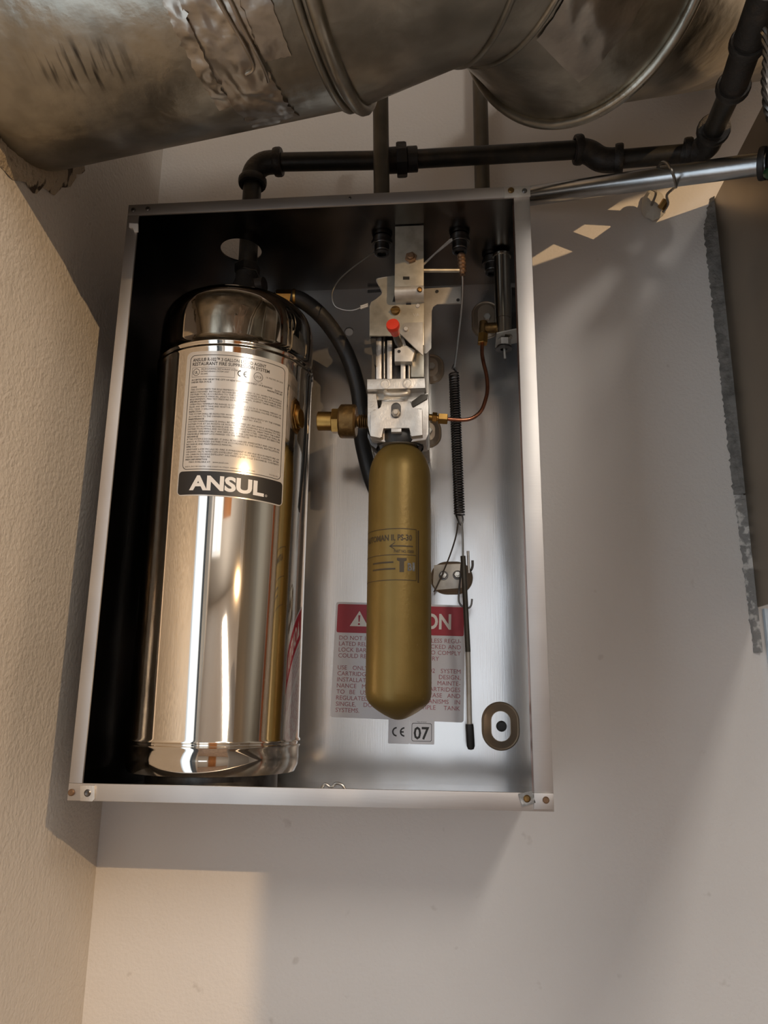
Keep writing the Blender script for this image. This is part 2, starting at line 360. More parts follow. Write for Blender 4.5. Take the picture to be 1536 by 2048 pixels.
b = B(); lathe(b, [(.0032, 0), (.0022, .0006), (.0013, .0002), (0, .0002)], (0.0188,-0.1926,0.0067), (0, -1, 0), 14); obj('hole_rim', b, 'dark_steel', c2)
c3 = clip([(0.3911,-0.1925,0.0135),(0.4023,-0.1925,0.0165),(0.4052,-0.1925,0.0068),(0.394,-0.1925,0.0034)], 'caulk_pale', label='rusted corner clip set crooked')
screw(*(0.3979,-0.1925,0.0101), .0030, c3, 'brass_old')
c4 = clip([(0.4038,-0.1925,0.0146),(0.419,-0.1925,0.0145),(0.4188,-0.1925,0.0016),(0.4034,-0.1925,0.0017)], 'flange', label='end plate of the right rim')
screw(*(0.4134,-0.1925,0.0093), .0028, c4, 'bronze')
c5 = clip([(0.0034,-0.1925,0.5728),(0.0133,-0.1925,0.5717),(0.0141,-0.1925,0.5621),(0.0098,-0.1925,0.5623),(0.0082,-0.1925,0.5672),(0.0038,-0.1925,0.568)], 'white_plastic', label='small white broken clip')
screw(*(0.0035,-0.191,0.0067), .0030, cab, 'bronze')
screw(*(0.0061,-0.191,0.5893), .0026, cab); screw(*(0.0219,-0.191,0.5897), .0026, cab)
screw(*(0.2371,-0.191,0.5913), .0014, cab, name='rivet')
# pressed slots of the back panel
def pressed_slot(cx, cz, hw, hh, rim_w=.011, hgt=.006, inner=True, m_in='sheet', m_wall='slot_tan_reflection'):
    o = obround(cx, cz, hw, hh); i = obround(cx, cz, hw-rim_w, hh-rim_w); r = .0012
    b = B(); rows = []
    for out, y in ((obround(cx, cz, hw+r, hh+r), -.0062), (obround(cx, cz, hw, hh), -.0074), (obround(cx, cz, hw-r, hh-r), -.0066), (obround(cx, cz, hw-rim_w+r, hh-rim_w+r), -.0066-hgt*.75), (i, -.0066-hgt)):
        rows.append([b.verts.new((x, y, z)) for x, z in out])
    n = len(rows[0])
    for a, c in zip(rows, rows[1:]):
        for k in range(n): b.faces.new((a[k], a[(k+1) % n], c[(k+1) % n], c[k]))
    if inner: b.faces.new(rows[-1])
    return obj('pressed_slot', b, m_wall, bp)
sx, _, sz = (0.388,-0.006,0.0629)
s = pressed_slot(sx, sz, .0192, .0245, .0085, .006)
b = B(); prism(b, [(x, -.0131, z) for x, z in obround(sx, sz, .0100, .0155)], .0004); obj('slot_plate', b, 'sheet', s)
b = B(); lathe(b, [(0, 0), (.0058, 0), (.0054, .003), (.0042, .0052), (0, .0055)], (sx+.0006, -.0131, sz), (0, -1, 0), 16); obj('plug', b, 'ink', s, label='black round plug')
px, _, pz = (0.3368,-0.006,0.2246)
s2 = pressed_slot(px, pz, .0230, .0178, .0075)
b = prism(B(), [(0.3172,-0.014,0.2383),(0.35,-0.014,0.2399),(0.3527,-0.014,0.233),(0.3518,-0.014,0.2142),(0.3473,-0.014,0.212),(0.3193,-0.014,0.2098),(0.316,-0.014,0.2166)], .0010, .0002); pl = obj('slot_plate', b, 'zinc', s2)
for q in ((0.3279,-0.0145,0.2262), (0.3436,-0.0145,0.2267)):
    b = B(); lathe(b, [(.0022, .0006), (.0052, .0004), (.0054, -.0002), (.0054, -.0002), (0, -.0002)], q, (0, -1, 0), 20); obj('washer', b, 'dark_steel', s2); q = Vector(q); b = B(); hexa(b, q, q+Vector((0, -.004, 0)), .0040); cyl(b, Vector(q)+Vector((0, -.004, 0)), Vector(q)+Vector((0, -.0075, 0)), .0020, 10)
    obj('nut', b, 'nickel', s2)
for cx_, cz_, hw, hh in ((*(0.3145,-0.006,0.4822)[0::2], .0150, .0185), (*(0.3106,-0.006,0.3997)[0::2], .0150, .0180), (*(0.3825,-0.006,0.5454)[0::2], .0165, .0245)):
    s3 = pressed_slot(cx_, cz_, hw, hh, .0065, .005)
    b = B(); hexa(b, (cx_+.001, -.0118, cz_), (cx_+.001, -.0165, cz_), .0045); obj('nut', b, 'zinc', s3)
b = B(); prism(b, [(0.2348,-0.0066,0.5922),(0.2544,-0.0066,0.5928),(0.2545,-0.0066,0.5886),(0.2348,-0.0066,0.588)], .0005); obj('rivet_bar', b, 'dark_steel', bp)
b = tube(B(), smooth_path([(0.2182,-0.15,0.0097), (0.2212,-0.15,0.014), (0.2268,-0.15,0.0116), (0.2313,-0.15,0.0147), (0.2368,-0.15,0.0135), (0.2396,-0.15,0.0101)], 5), .0013, 8)
obj('spring_clip', b, 'wire', cab)

# ------------------------------------------------------------------ agent tank
TX, TY, TRD = .10, -.097, .084
tank = thing('agent_tank', (TX, TY, .0015), 'tall polished stainless agent tank with a silver text label', 'tank')
prof = [(0, .026), (.055, .022), (.072, .0185), (.0805, .020), (.0835, .0265), (TRD, .034), (TRD, .0425), (.0852, .0440), (.0852, .0455), (.0828, .0463), (.0828, .0480), (.0852, .0490), (.0852, .0505), (TRD, .0520),
        (TRD, .4320), (.0853, .4335), (.0853, .4350), (.0842, .4362), (.0842, .4385), (.0854, .4398), (.0854, .4415), (.0842, .4430), (.0840, .4500), (.0840, .4680), (.0839, .4800)]
prof += [(.0832, .4890), (.0815, .4970), (.0785, .5035), (.0740, .5090), (.0670, .5142), (.0570, .5190), (.0400, .5235), (.0200, .5255), (0, .5260)]
obj('shell', lathe(B(), prof, (TX, TY, 0), (0, 0, 1), 128), 'polished', tank, ang=50)
obj('foot_ring', lathe(B(), [(.060, .0016), (.064, .0016), (.064, .0225), (.060, .0235)], (TX, TY, 0), (0, 0, 1), 48), 'dark_steel', tank)
obj('neck_ring', lathe(B(), [(.030, .514), (.0310, .5235), (.0290, .5280), (.024, .5295), (0, .5295)], (TX, TY, 0), (0, 0, 1), 48), 'polished', tank)
LX0, LW, LZ0, LH = -.3410, .1105, .2785, .1515
TL = -.035
def wrap(bm, lift): return bend(bm, TX, TY, TRD + lift, LX0, LZ0, TL)
b = B(); poly2(b, rrect(0, LW, 0, LH, .006, 6)); lab = obj('label_plate', wrap(b, .0003), 'foil', tank, label='silver printed label', ang=80)
b = B(); ring2(b, rrect(.0045, LW-.0040, .0265, LH-.0040, .005, 6), rrect(.0051, LW-.0046, .0271, LH-.0046, .0045, 6))
def tl(y, s, size, x=.0075, w=None, bold=0., **k): add_text(b, s, x, y, size, w, bold, **k)
tl(.1425-.0020, 'ANSUL\u00ae R-102\u2122 3 GALLON LIQUID AGENT', .0050, w=.0760, bold=.018)
tl(.1425-.0066, 'RESTAURANT FIRE SUPPRESSION SYSTEM', .0050, w=.0800, bold=.018)
ring2(b, rrect(.0075, .0520, .1235, .1340, .0003), rrect(.0078, .0517, .1238, .1337, .0002))
arc2(b, .0123, .1288, .0036, .0005, 0, 2*PI); tl(.1272, 'UL', .0042, x=.0105, w=.0036, bold=.02)
for i, q in enumerate(('PRE-ENGINEERED RESTAURANT SYSTEM UNITS', 'EXTINGUISHING SYSTEM UNIT', 'EX-3470')): tl(.1311-i*.0026, q, .0021, x=.0175, bold=.01)
ce_mark(b, .0545, .1256, .0070)
arc2(b, .0757, .1290, .0046, .0005, 0, 2*PI); tl(.1276, 'LPCB', .0036, x=.0757, w=.0066, align='c'); tl(.1225, 'Cert. No. 190', .0016, x=.0757, align='c')
tl(.1300, 'UL FILE NO. EX 3470', .0023, x=LW-.0065, align='r', w=.0200); tl(.1190, 'DATE OF', .0023, x=LW-.0065, align='r', bold=.02); tl(.1165, 'MANUFACTURE: 2007', .0023, x=LW-.0065, align='r', bold=.02, w=.0180)
para = [('ACCEPTED FOR USE BY THE CITY OF NEW YORK DEPARTMENT OF BUILDINGS', 1, 1), ('UNDER MEA 59-92-E.', 1, 0), None,
 ('CODE', 1, 0), ('THIS SYSTEM MEETS THE REQUIREMENTS OF STANDARD UL 300. WHEN THE SYSTEM IS', 0, 1), ('BEING DESIGNED, INSTALLED, RECHARGED AND MAINTAINED BY ANSUL AUTHORIZED', 0, 1), ('DISTRIBUTORS ACCORDING TO THE DESIGN, INSTALLATION, RECHARGE AND', 0, 1), ('MAINTENANCE MANUAL (ANSUL PART NO. 418087). AGENT TANK MEETS DOT', 0, 1), ('REQUIREMENTS. MAX TEST PRESSURE 330 PSI (22.8 BAR).', 0, 0),
 ('SPECIFICATIONS', 1, 0), ('OPERATING TEMPERATURE RANGE: 32 F TO 130 F (0 C TO 54 C). NOMINAL WEIGHT OF', 0, 1), ('FILLED AND EMPTY TANK AND ADAPTOR: 53.5 LBS. (24.3 KG). NOMINAL VOLUME OF AGENT IN', 0, 1), ('FULL TANK: 3 GALLONS.', 0, 0),
 ('INSPECTION', 1, 0), ('THE SYSTEM SHALL BE INSPECTED MONTHLY OR MORE FREQUENTLY BY THE OWNER', 0, 1), ('ACCORDING TO THE OWNERS MANUAL (ANSUL PART NO. 418127).', 0, 0),
 ('MAINTENANCE', 1, 0), ('SYSTEM MAINTENANCE SHALL BE PERFORMED BY AN ANSUL AUTHORIZED', 0, 1), ('DISTRIBUTOR AT SIX MONTH OR MORE FREQUENT INTERVALS ACCORDING TO THE', 0, 1), ('DESIGN, INSTALLATION, RECHARGE AND MAINTENANCE MANUAL. VERIFY THAT THE AGENT', 0, 1), ('DISTRIBUTION PIPING AND NOZZLES ARE NOT OBSTRUCTED. CARTRIDGE SHALL BE', 0, 1), ('WEIGHED SEMI-ANNUALLY AND REPLACED IF THE CARTRIDGE WEIGHT EXCEEDS THE', 0, 1), ('PERMISSIBLE WEIGHT LOSS MARKED ON THE CARTRIDGE.', 0, 0),
 ('RECHARGE', 1, 0), ('IF THE SYSTEM IS DISCHARGED, IT SHALL BE RECHARGED IMMEDIATELY AND ONLY BY AN', 0, 1), ('ANSUL AUTHORIZED DISTRIBUTOR ACCORDING TO THE DESIGN, INSTALLATION,', 0, 1), ('RECHARGE AND MAINTENANCE MANUAL.', 0, 0),
 ('HMIS 1-0-0', 1, 0), ('ANSULEX LOW PH LIQUID FIRE SUPPRESSANT IS AN AQUEOUS MIXTURE OF', 0, 1), ('ORGANIC SALTS. NITROGEN EXPELLENT GAS. DO NOT INDUCE VOMITING. AFTER', 0, 1), ('OR CARBON DIOXIDE EXPELLENT GAS MAKE LIQUID COLD DISCHARGE. CONTENTS', 0, 1), ('UNDER HIGH PRESSURE.', 0, 0),
 ('MSDS INFORMATION', 1, 0), ('    MSDS AVAILABLE AT:   www.ansul.com', 0, 0)]
yy = .1197
for q in para:
    if q: tl(yy, q[0].strip(), .0024, x=.0075 + (.004 if q[0][0] == ' ' else 0), bold=.022 if q[1] else .008, w=(.084 if yy > .118 else LW-.0145) if q[2] else None, res=1)
    yy -= .00262
tl(.0288, 'ANSUL INCORPORATED, ONE STANTON STREET, MARINETTE, WI 54143-2542', .0020, w=.070, res=1); tl(.0288, '715-735-7411', .0020, x=LW-.0070, align='r', res=1)
obj('fine_print', wrap(b, .00042), 'ink', lab, label='small black print with certification marks', kind=None, ang=80)
b = B(); poly2(b, rrect(.0012, LW-.0012, .0012, .0248, .0035, 5)); obj('name_band', wrap(b, .0004), 'ink', lab, label='black band', ang=80)
b = B(); add_text(b, 'ANSUL', .0140, .0062, .0195, .0740, .040, res=4); arc2(b, .0905, .0070, .0011, .0002, 0, 2*PI); add_text(b, 'R', .0905, .0064, .0016, align='c'); obj('lettering', wrap(b, .00055), 'white_ink', lab, label='bold white capitals', ang=80)
# adapter on top of the tank
ad = thing('tank_adapter', (0.1148,-0.099,0.5439), 'dark iron adapter on the tank top with a hex nut', 'fitting')
b = B(); lathe(b, [(0, .5296), (.017, .5296), (.0165, .548), (.0130, .556), (.0130, .5635), (0, .5635)], (.1055, -.099, 0), (0, 0, 1), 24); cyl(b, (.1055, -.099, .548), (.128, -.104, .5475), .0085, 16)
obj('body', b, 'iron_cast', ad)
b = B(); hexa(b, (.1055, -.099, .5640), (.1055, -.099, .5755), .0148); obj('hex_nut', b, 'dark_steel', ad)

# ------------------------------------------------------------------ black iron pipe
pipe = thing('iron_pipe_run', (.1055, -.099, .5760), 'black iron pipe with elbows and a union, running above the cabinet to the hood', 'pipe')
PR = .0108
def fitting(path, r, collars, name='elbow', seg=20):
    b = B(); tube(b, path, r, seg)
    for p, d in collars:
        d = Vector(d).normalized(); p = Vector(p); lathe(b, [(r*.9, -.0045), (r*1.18, -.0045), (r*1.24, -.002), (r*1.24, .003), (r*1.16, .0048), (r*.7, .0048)], p, d, 20)
    return obj(name, b, 'iron_cast', pipe)
e1 = Vector((0.1127,-0.099,0.713)); p_v = Vector((.1055, -.099, 0))
E1z = e1.z
q_r = Vector((0.4882,-0.078,0.725))                       # end of the long horizontal piece
q_l = Vector((.1055+.026, -.099, E1z))
obj('pipe_section', cyl(B(), (.1055, -.099, .5760), (.1055, -.099, E1z-.022), PR, 24), 'iron', pipe)
arc = [Vector((.1055 + .020*(1-math.cos(a)), -.099, E1z-.020 + .020*math.sin(a))) for a in [PI/2*k/8 for k in range(9)]]
fitting([arc[0]-Vector((0, 0, .008))] + arc + [arc[-1]+Vector((.010, 0, 0))], .0136, [(arc[0]-Vector((0, 0, .006)), (0, 0, 1)), (arc[-1]+Vector((.010, 0, 0)), (1, 0, 0))])
un = Vector((0.2811,-0.091,0.7134))
obj('pipe_section', cyl(B(), q_l, un, PR, 24), 'iron', pipe)
du = (q_r-un).normalized()
b = B(); cyl(b, un-du*.014, un+du*.004, .0150, 24, .001); lathe(b, [(0, 0), (.0192, 0), (.0200, .002), (.0200, .010), (.0192, .012), (0, .012)], un-du*.004, du, 8); cyl(b, un+du*.008, un+du*.021, .0148, 24, .001)
obj('union', b, 'iron_cast', pipe)
obj('pipe_section', cyl(B(), un, q_r, PR, 24), 'iron', pipe)
k1 = Vector((0.4957,-0.078,0.7238)); k2 = Vector((0.5154,-0.083,0.7069)); k3 = Vector((0.5391,-0.086,0.7031)); k4 = Vector((0.6065,-0.096,0.6977))
fitting(smooth_path([q_r, k1, Vector((0.505,-0.08,0.7182)), k2, Vector((0.5276,-0.084,0.7034)), k3], 5), .0140, [(q_r+du*.004, du), (k3-Vector((.003, 0, 0)), k4-k3)])
obj('pipe_section', cyl(B(), k3, k4, PR, 24), 'iron', pipe)
k5 = Vector((0.6256,-0.112,0.6941)); k6 = Vector((0.6253,-0.14,0.6928)); k7 = Vector((0.6105,-0.24,0.662))
fitting(smooth_path([k4, Vector((0.6169,-0.101,0.6937)), k5, Vector((0.6267,-0.124,0.6939)), k6], 5), .0142, [(k4+(k4-k3).normalized()*.004, k4-k3), (k6-(k7-k6).normalized()*.003, k7-k6)])
obj('pipe_section', cyl(B(), k6, k7, PR, 24), 'iron', pipe)
k8 = Vector((0.6019,-0.3,0.6525)); k9 = Vector((0.599,-0.33,0.6501)); dk = (k8-k7).normalized()
fitting([k7-dk*.012, k7, k8-dk*.02, k8], .0130, [(k7-dk*.009, dk), (k8-dk*.008, dk)], 'coupling')
b = B(); tube(b, [k8, k9, k9+(k9-k8)*.8], .0135, 20); tube(b, [k9, k9+Vector((.06, .005, .012))], .0135, 20); lathe(b, [(.012, -.005), (.0165, -.005), (.017, 0), (.0165, .005), (.011, .005)], k9+Vector((.03, .0025, .006)), (1, .08, .2), 20)
obj('tee', b, 'iron_cast', pipe)
b = B(); 
cc = [Vector((0.5929,-0.345,0.6148)), Vector((0.5923,-0.345,0.5906)), Vector((0.5887,-0.345,0.567)), Vector((0.5876,-0.345,0.5414)), Vector((0.59,-0.345,0.5251))]
sp = smooth_path(cc, 10)
for ph in (0, 2*PI/3, 4*PI/3):
    tube(b, [p + Vector((math.cos(i*.55+ph), math.sin(i*.55+ph), 0))*.0016 for i, p in enumerate(sp)], .0017, 6)
obj('braided_cable', b, 'dark_steel', None, 'dark braided cable hanging at the right edge beside the iron tee', 'cable')

# ------------------------------------------------------------------ conduits
def conduit(name, a, bb, r, m, label, cat='conduit', couple=None):
    t = thing(name, tuple(a), label, cat)
    obj('tube', cyl(B(), a, bb, r, 24), m, t); return t
cnA = Vector((0.2631,-0.1134,0.592)); cA = conduit('vertical_conduit', (cnA.x, cnA.y, H+.001), (cnA.x-.004, cnA.y-.004, .80), .0092, 'conduit_old', 'grey vertical conduit in front of the iron pipe, from cabinet top to duct')
cnB = Vector((0.35,-0.1109,0.592)); bX = Vector((0.3869,-0.03,0.7131)); bT = Vector((0.3881,-0.03,0.924))
cB = conduit('vertical_conduit', (.3805, -.030, H+.001), (.3805, -.030, 1.0), .0095, 'conduit_old', 'dark vertical conduit behind the iron pipe, against the wall')
def connector(q, label, wob=0):
    t = thing('conduit_connector', (q[0], q[1], .560), label, 'connector', None)
    x, y = q[0], q[1]
    b = B(); lathe(b, [(0, .5938), (.0105, .5938), (.0105, .5860), (.0098, .5850), (.0084, .5850), (.0084, .5775), (.0076, .5765), (0, .5765)], (x, y, 0), (0, 0, 1), 24)
    obj('body', b, 'dark_steel', t)
    b = B(); lathe(b, [(.0085, .5855), (.0122, .5855), (.0122, .5892), (.0085, .5892)], (x, y, 0), (0, 0, 1), 10); obj('lock_nut', b, 'dark_steel', t)
    b = B(); lathe(b, [(.0050, .5764), (.0080, .5764), (.0083, .5745), (.0063, .5732), (.0050, .5740)], (x, y, 0), (0, 0, 1), 20); obj('bushing', b, 'ink', t)
    return t
connector(cnA, 'dark conduit connector under the cabinet top, left of the steel strap')
connector(cnB, 'dark conduit connector under the cabinet top, right of the steel strap')
connector(Vector((0.3882,-0.0639,0.592)), 'dark conduit connector in the top corner beside the upright cylinder')
s0 = Vector((W+.001, -.118, .572)); 
z0 = Vector((0.4418,-0.038,0.6948)); z1 = Vector((0.6675,-0.158,0.6333))
cC = conduit('silver_conduit', tuple(z0+(z1-z0)*((W+.0015-z0.x)/(z1.x-z0.x))), z1, .0117, 'conduit', 'bright silver conduit sloping from the cabinet corner to the hood')
dz = (z1-z0).normalized(); b = B(); lathe(b, [(.0117, 0), (.0165, 0), (.0170, .002), (.0165, .006), (.0117, .006)], z1-dz*.007, dz, 20); obj('bushing', b, 'ink', cC, label='black bushing')
b = B(); tube(b, smooth_path([z1+Vector((-.0035, -.008, -.018)), z1+Vector((-.004, -.016, -.024)), z1+Vector((-.003, -.030, -.026))], 5), .0055, 10); obj('grommet', b, 'green', cC, label='green plastic grommet')
# hanger on the wall below the silver conduit
hg = thing('conduit_hanger', (0.5982,-0.004,0.701), 'pale wall anchor and bent wire hook hanging below the silver conduit', 'hanger')
ah = Vector((0.595,-0.012,0.6933))
b = B(); lathe(b, [(0, 0), (.0125, .001), (.0150, .006), (.0130, .013), (.0070, .018), (0, .019)], (ah.x, -.001, ah.z), (-.15, -1, .10), 18)
for v in b.verts: v.co += Vector((noise.noise(v.co*110), noise.noise(v.co*110+Vector((5, 0, 0)))*.6, noise.noise(v.co*110+Vector((0, 7, 0)))))*.0035; v.co.z += (v.co.z-ah.z)*.35
obj('anchor', b, 'putty', hg)
b = B(); tube(b, smooth_path([(0.5878,-0.02,0.6865), (0.587,-0.045,0.6859), (0.5691,-0.085,0.666), (0.5705,-0.12,0.6665), (0.574,-0.135,0.6571), (0.5777,-0.14,0.6411), (0.5866,-0.12,0.6389), (0.5972,-0.08,0.6655), (0.598,-0.05,0.6782), (0.6045,-0.03,0.6799), (0.6014,-0.018,0.6774)], 6), .0016, 8); obj('wire_hook', b, 'wire', hg)
b = B(); hexa(b, (0.6032,-0.03,0.6855), (0.597,-0.024,0.6776), .0048); obj('nut', b, 'brass', hg)

# ------------------------------------------------------------------ hose
hose = thing('rubber_hose', (0.2329,-0.04,0.3928), 'black rubber hose curving from tank adapter down behind the brass union', 'hose')
hp = smooth_path([(0.158,-0.1,0.5327), (0.1706,-0.096,0.5301), (0.1874,-0.085,0.5203), (0.2017,-0.07,0.5068), (0.2142,-0.056,0.4885), (0.223,-0.048,0.4678), (0.2302,-0.044,0.441), (0.2333,-0.042,0.4155), (0.2341,-0.04,0.3916), (0.2375,-0.036,0.3697), (0.2471,-0.034,0.334), (0.2625,-0.034,0.2983)], 7)
obj('hose', tube(B(), hp, .0092, 18), 'rubber', hose)
b = B(); fa, fb = Vector((0.1417,-0.102,0.5316)), Vector((0.1618,-0.099,0.5325)); hexa(b, fa, fb, .0086); cyl(b, fb-(fb-fa)*.1, fb+(fb-fa)*.12, .0098, 20, .001)
obj('ferrule', b, 'brass', hose, label='brass ferrule')
b = B(); fc = Vector((0.1269,-0.103,0.5316)); d = fa-fc
for k in range(6): lathe(b, [(.0045, 0), (.0066, d.length/14), (.0045, d.length/7)], fc+d*k/6.2, d, 16)
cyl(b, fc-d*.2, fa, .0046, 14); obj('thread', b, 'brass_old', hose)

# ------------------------------------------------------------------ release mechanism
rm = thing('release_mechanism', (0.2807,-0.095,0.3604), 'zinc plated release mechanism with cast regulator above the gold cartridge', 'valve')
obj('bracket_ear', prism(B(), [(0.3086,-0.1,0.5372),(0.351,-0.1,0.538),(0.3507,-0.1,0.5176),(0.3242,-0.1,0.5175),(0.3197,-0.1,0.5146),(0.318,-0.1,0.5091),(0.3178,-0.1,0.4644),(0.3123,-0.1,0.458),(0.3085,-0.1,0.4581)], .0018, .0003), 'zinc', rm)
for q in ((0.3243,-0.1004,0.5327), (0.3475,-0.1004,0.5212)):
    b = B(); lathe(b, [(0, 0), (.0019, 0), (.0019, .0004), (0, .0004)], q, (0, -1, 0), 12); obj('bracket_hole', b, 'ink', rm)
b = B(); prism(b, [(0.3061,-0.052,0.5565),(0.3132,-0.052,0.5562),(0.3132,-0.052,0.3629),(0.3064,-0.052,0.363)], .046, .0006); obj('back_bracket', b, 'zinc', rm)
# folded box: front face, sides
front = [(0.2509,-0.12,0.5068),(0.2525,-0.12,0.5116),(0.2579,-0.12,0.515),(0.2639,-0.12,0.5196),(0.2655,-0.12,0.5244),(0.2605,-0.12,0.5313),(0.2582,-0.12,0.5394),(0.2781,-0.12,0.5428),(0.3105,-0.12,0.5286),(0.3104,-0.12,0.4573),(0.3093,-0.12,0.4585),(0.2862,-0.12,0.4704),(0.2515,-0.12,0.471)]
cv = obj('cover_plate', prism(B(), front, .0016, .0004), 'zinc_yellow', rm)
b = B(); lx = (0.2512,-0.12,0.49)[0]; zt, zb = (0.2509,-0.12,0.5074)[2], (0.2515,-0.12,0.471)[2]
def quad(bm, *p): return bm.faces.new([bm.verts.new(Vector(q)) for q in p])
prism(b, [(lx, -.1184, zt), (lx, -.1184, zb), (lx+.0016, -.1184, zb), (lx+.0016, -.1184, zt)], .07); obj('side_cheek', b, 'zinc', cv)
b = B(); prism(b, [(0.2515,-0.116,0.473),(0.2581,-0.116,0.4728),(0.2586,-0.116,0.4381),(0.2564,-0.116,0.4399)], .06); obj('side_gap_shade', b, 'iron', rm, label='dark tapered fin left of the rails')  # black colour stands in for the shaded gap beside the rails
b = B(); tube(b, smooth_path([(0.2779,-0.118,0.5428), (0.2618,-0.118,0.541), (0.2583,-0.116,0.5399), (0.2616,-0.114,0.5335), (0.2648,-0.112,0.5266)], 5), .0010, 8); obj('bent_edge', b, 'zinc', cv)
# triangular plate and its pin
tri = obj('lock_plate', prism(B(), [(0.2831,-0.1225,0.4733),(0.289,-0.1225,0.4838),(0.3094,-0.1225,0.4842),(0.3094,-0.1225,0.4451)], .0020, .0003), 'zinc', rm)
q = Vector((0.2912,-0.1225,0.476)); b = B(); cyl(b, q, q+Vector((0, -.0022, 0)), .0026, 16, .0005); obj('pin', b, 'cast', tri)
for q, r in ((Vector((0.3039,-0.12,0.5048)), .0024),): b = B(); cyl(b, q, q+Vector((0, -.0012, 0)), r, 16, .0004); obj('rivet', b, 'cast', cv)
b = B(); add_text(b, 'VA', 0, 0, .0055, bold=.0); q = (0.2985,-0.1202,0.4923); obj('stamp', lay(b, q[0], q[2], -.1202), 'cast', cv, label='faint stamped letters')
q = Vector((0.2795,-0.12,0.4997)); b = B(); lathe(b, [(0, 0), (.0052, 0), (.0052, .0022), (.0044, .0036), (0, .0040)], q, (0, -1, 0), 20); sc = obj('brass_screw', b, 'brass_old', rm, label='tarnished brass slotted screw')
b = B(); box(b, q.x-.0050, q.x+.0050, q.y-.0045, q.y-.0034, q.z-.0008, q.z+.0008); obj('slot', b, 'brass', sc)
# dark opening and steps under the strap
b = B(); prism(b, [(0.2783,-0.1206,0.5187),(0.2805,-0.1206,0.5186),(0.2789,-0.1206,0.5108),(0.2761,-0.1206,0.5109)], .0006); prism(b, [(0.2914,-0.1206,0.517),(0.2963,-0.1206,0.5168),(0.2964,-0.1206,0.5065),(0.2909,-0.1206,0.5067)], .0006); obj('opening', b, 'ink', cv)
# strap with lip, bolt and slot hole
stx0, stx1 = .2795, .3108
zl = (0.2961,-0.1355,0.5202)[2]
b = B(); prism(b, [(stx0, -.1355, zl), (stx1, -.1355, zl), (stx1, -.1355, .5935), (stx0, -.1355, .5935)], .0018, .0004)
st = obj('strap', b, 'zinc_yellow', rm, label='flat steel strap rising to the cabinet top')
lp = [(-.1355, zl), (-.1362, zl-.003), (-.1352, zl-.0070), (-.1325, zl-.0098), (-.1285, zl-.0112), (-.1195, zl-.0120)]
b = B(); rows = [[b.verts.new((x, y, z)) for x in (stx0, stx1)] for y, z in lp] ; rows2 = [[b.verts.new((x, y+.0016, z+.0008)) for x in (stx0, stx1)] for y, z in lp]
for R_ in (rows, rows2):
    for a, c in zip(R_, R_[1:]): b.faces.new((a[0], a[1], c[1], c[0]))
for a, c, e, g in zip(rows, rows[1:], rows2, rows2[1:]): b.faces.new((a[0], c[0], g[0], e[0])); b.faces.new((a[1], c[1], g[1], e[1]))
b.faces.new((rows[-1][0], rows[-1][1], rows2[-1][1], rows2[-1][0]))
obj('strap_lip', b, 'zinc', st, ang=60)
q = Vector((0.2971,-0.1355,0.5533)); b = B(); hexa(b, q, q+Vector((0, -.0036, 0)), .0066, ph=.3); cyl(b, q+Vector((0, -.0036, 0)), q+Vector((0, -.0065, 0)), .0036, 14, .0008); obj('bolt', b, 'bronze', st, label='rusty bolt head')
b = B(); prism(b, [(0.2885,-0.1358,0.5317),(0.2955,-0.1358,0.5314),(0.2955,-0.1358,0.5278),(0.2885,-0.1358,0.5281)], .0004); obj('slot_hole', b, 'ink', st)
q = Vector((0.3063,-0.136,0.5148)); b = B(); lathe(b, [(0, 0), (.0030, 0), (.0026, .002), (0, .0026)], q, (.3, -1, 0), 14); obj('rust_pin', b, 'brass_old', st)
# lever blade and cross rod to the right connector
b = B(); prism(b, [(0.3098,-0.128,0.5513),(0.3388,-0.128,0.58),(0.3416,-0.128,0.5811),(0.3421,-0.128,0.578),(0.324,-0.128,0.5629),(0.3108,-0.128,0.5494)], .0012); obj('lever_blade', b, 'zinc', rm)
b = B(); cyl(b, (0.3076,-0.128,0.5428), (0.3543,-0.118,0.5469), .0022, 12); obj('cross_rod', b, 'zinc_yellow', rm)
b = B(); qa, qb = Vector((0.3526,-0.118,0.5439)), Vector((0.3513,-0.118,0.5673)); 
for k in range(5): lathe(b, [(.0030, 0), (.0046, .0018), (.0046, .0032), (.0030, .0050)], qa+(qb-qa)*k/5, qb-qa, 12)
cyl(b, qa-(qb-qa)*.1, qb, .0030, 10); obj('cable_clamp', b, 'bronze', rm)
# guide rails
for nm, pts, m in (('rail', [(0.2577,-0.112,0.4736),(0.2637,-0.112,0.4734),(0.2643,-0.112,0.4241),(0.2584,-0.112,0.4242)], 'cast'), ('rail', [(0.2699,-0.113,0.4691),(0.2753,-0.113,0.4689),(0.2757,-0.113,0.4233),(0.2703,-0.113,0.4234)], 'cast'), ('rail', [(0.2845,-0.11,0.4442),(0.29,-0.11,0.444),(0.29,-0.11,0.4242),(0.2847,-0.11,0.4244)], 'cast')):
    obj(nm, prism(B(), pts, .008, .0008), m, rm)
b = B(); cyl(b, (0.2663,-0.11,0.4743), (0.2671,-0.11,0.4249), .0014, 10); obj('guide_rod', b, 'wire', rm)
b = B(); cyl(b, (0.2936,-0.108,0.4448), (0.2937,-0.108,0.425), .0016, 10); obj('guide_rod', b, 'wire', rm)
b = B(); prism(b, [(0.2547,-0.095,0.4835),(0.3094,-0.095,0.4816),(0.3093,-0.095,0.429),(0.2555,-0.095,0.4306)], .004); obj('rear_plate', b, 'dark_steel', rm)
b = B(); prism(b, [(0.2785,-0.117,0.4569),(0.2828,-0.117,0.4573),(0.2909,-0.117,0.4605),(0.3006,-0.117,0.4544),(0.2974,-0.117,0.4411),(0.2786,-0.117,0.4417)], .010, .0006); blk = obj('latch_block', b, 'zinc', rm)
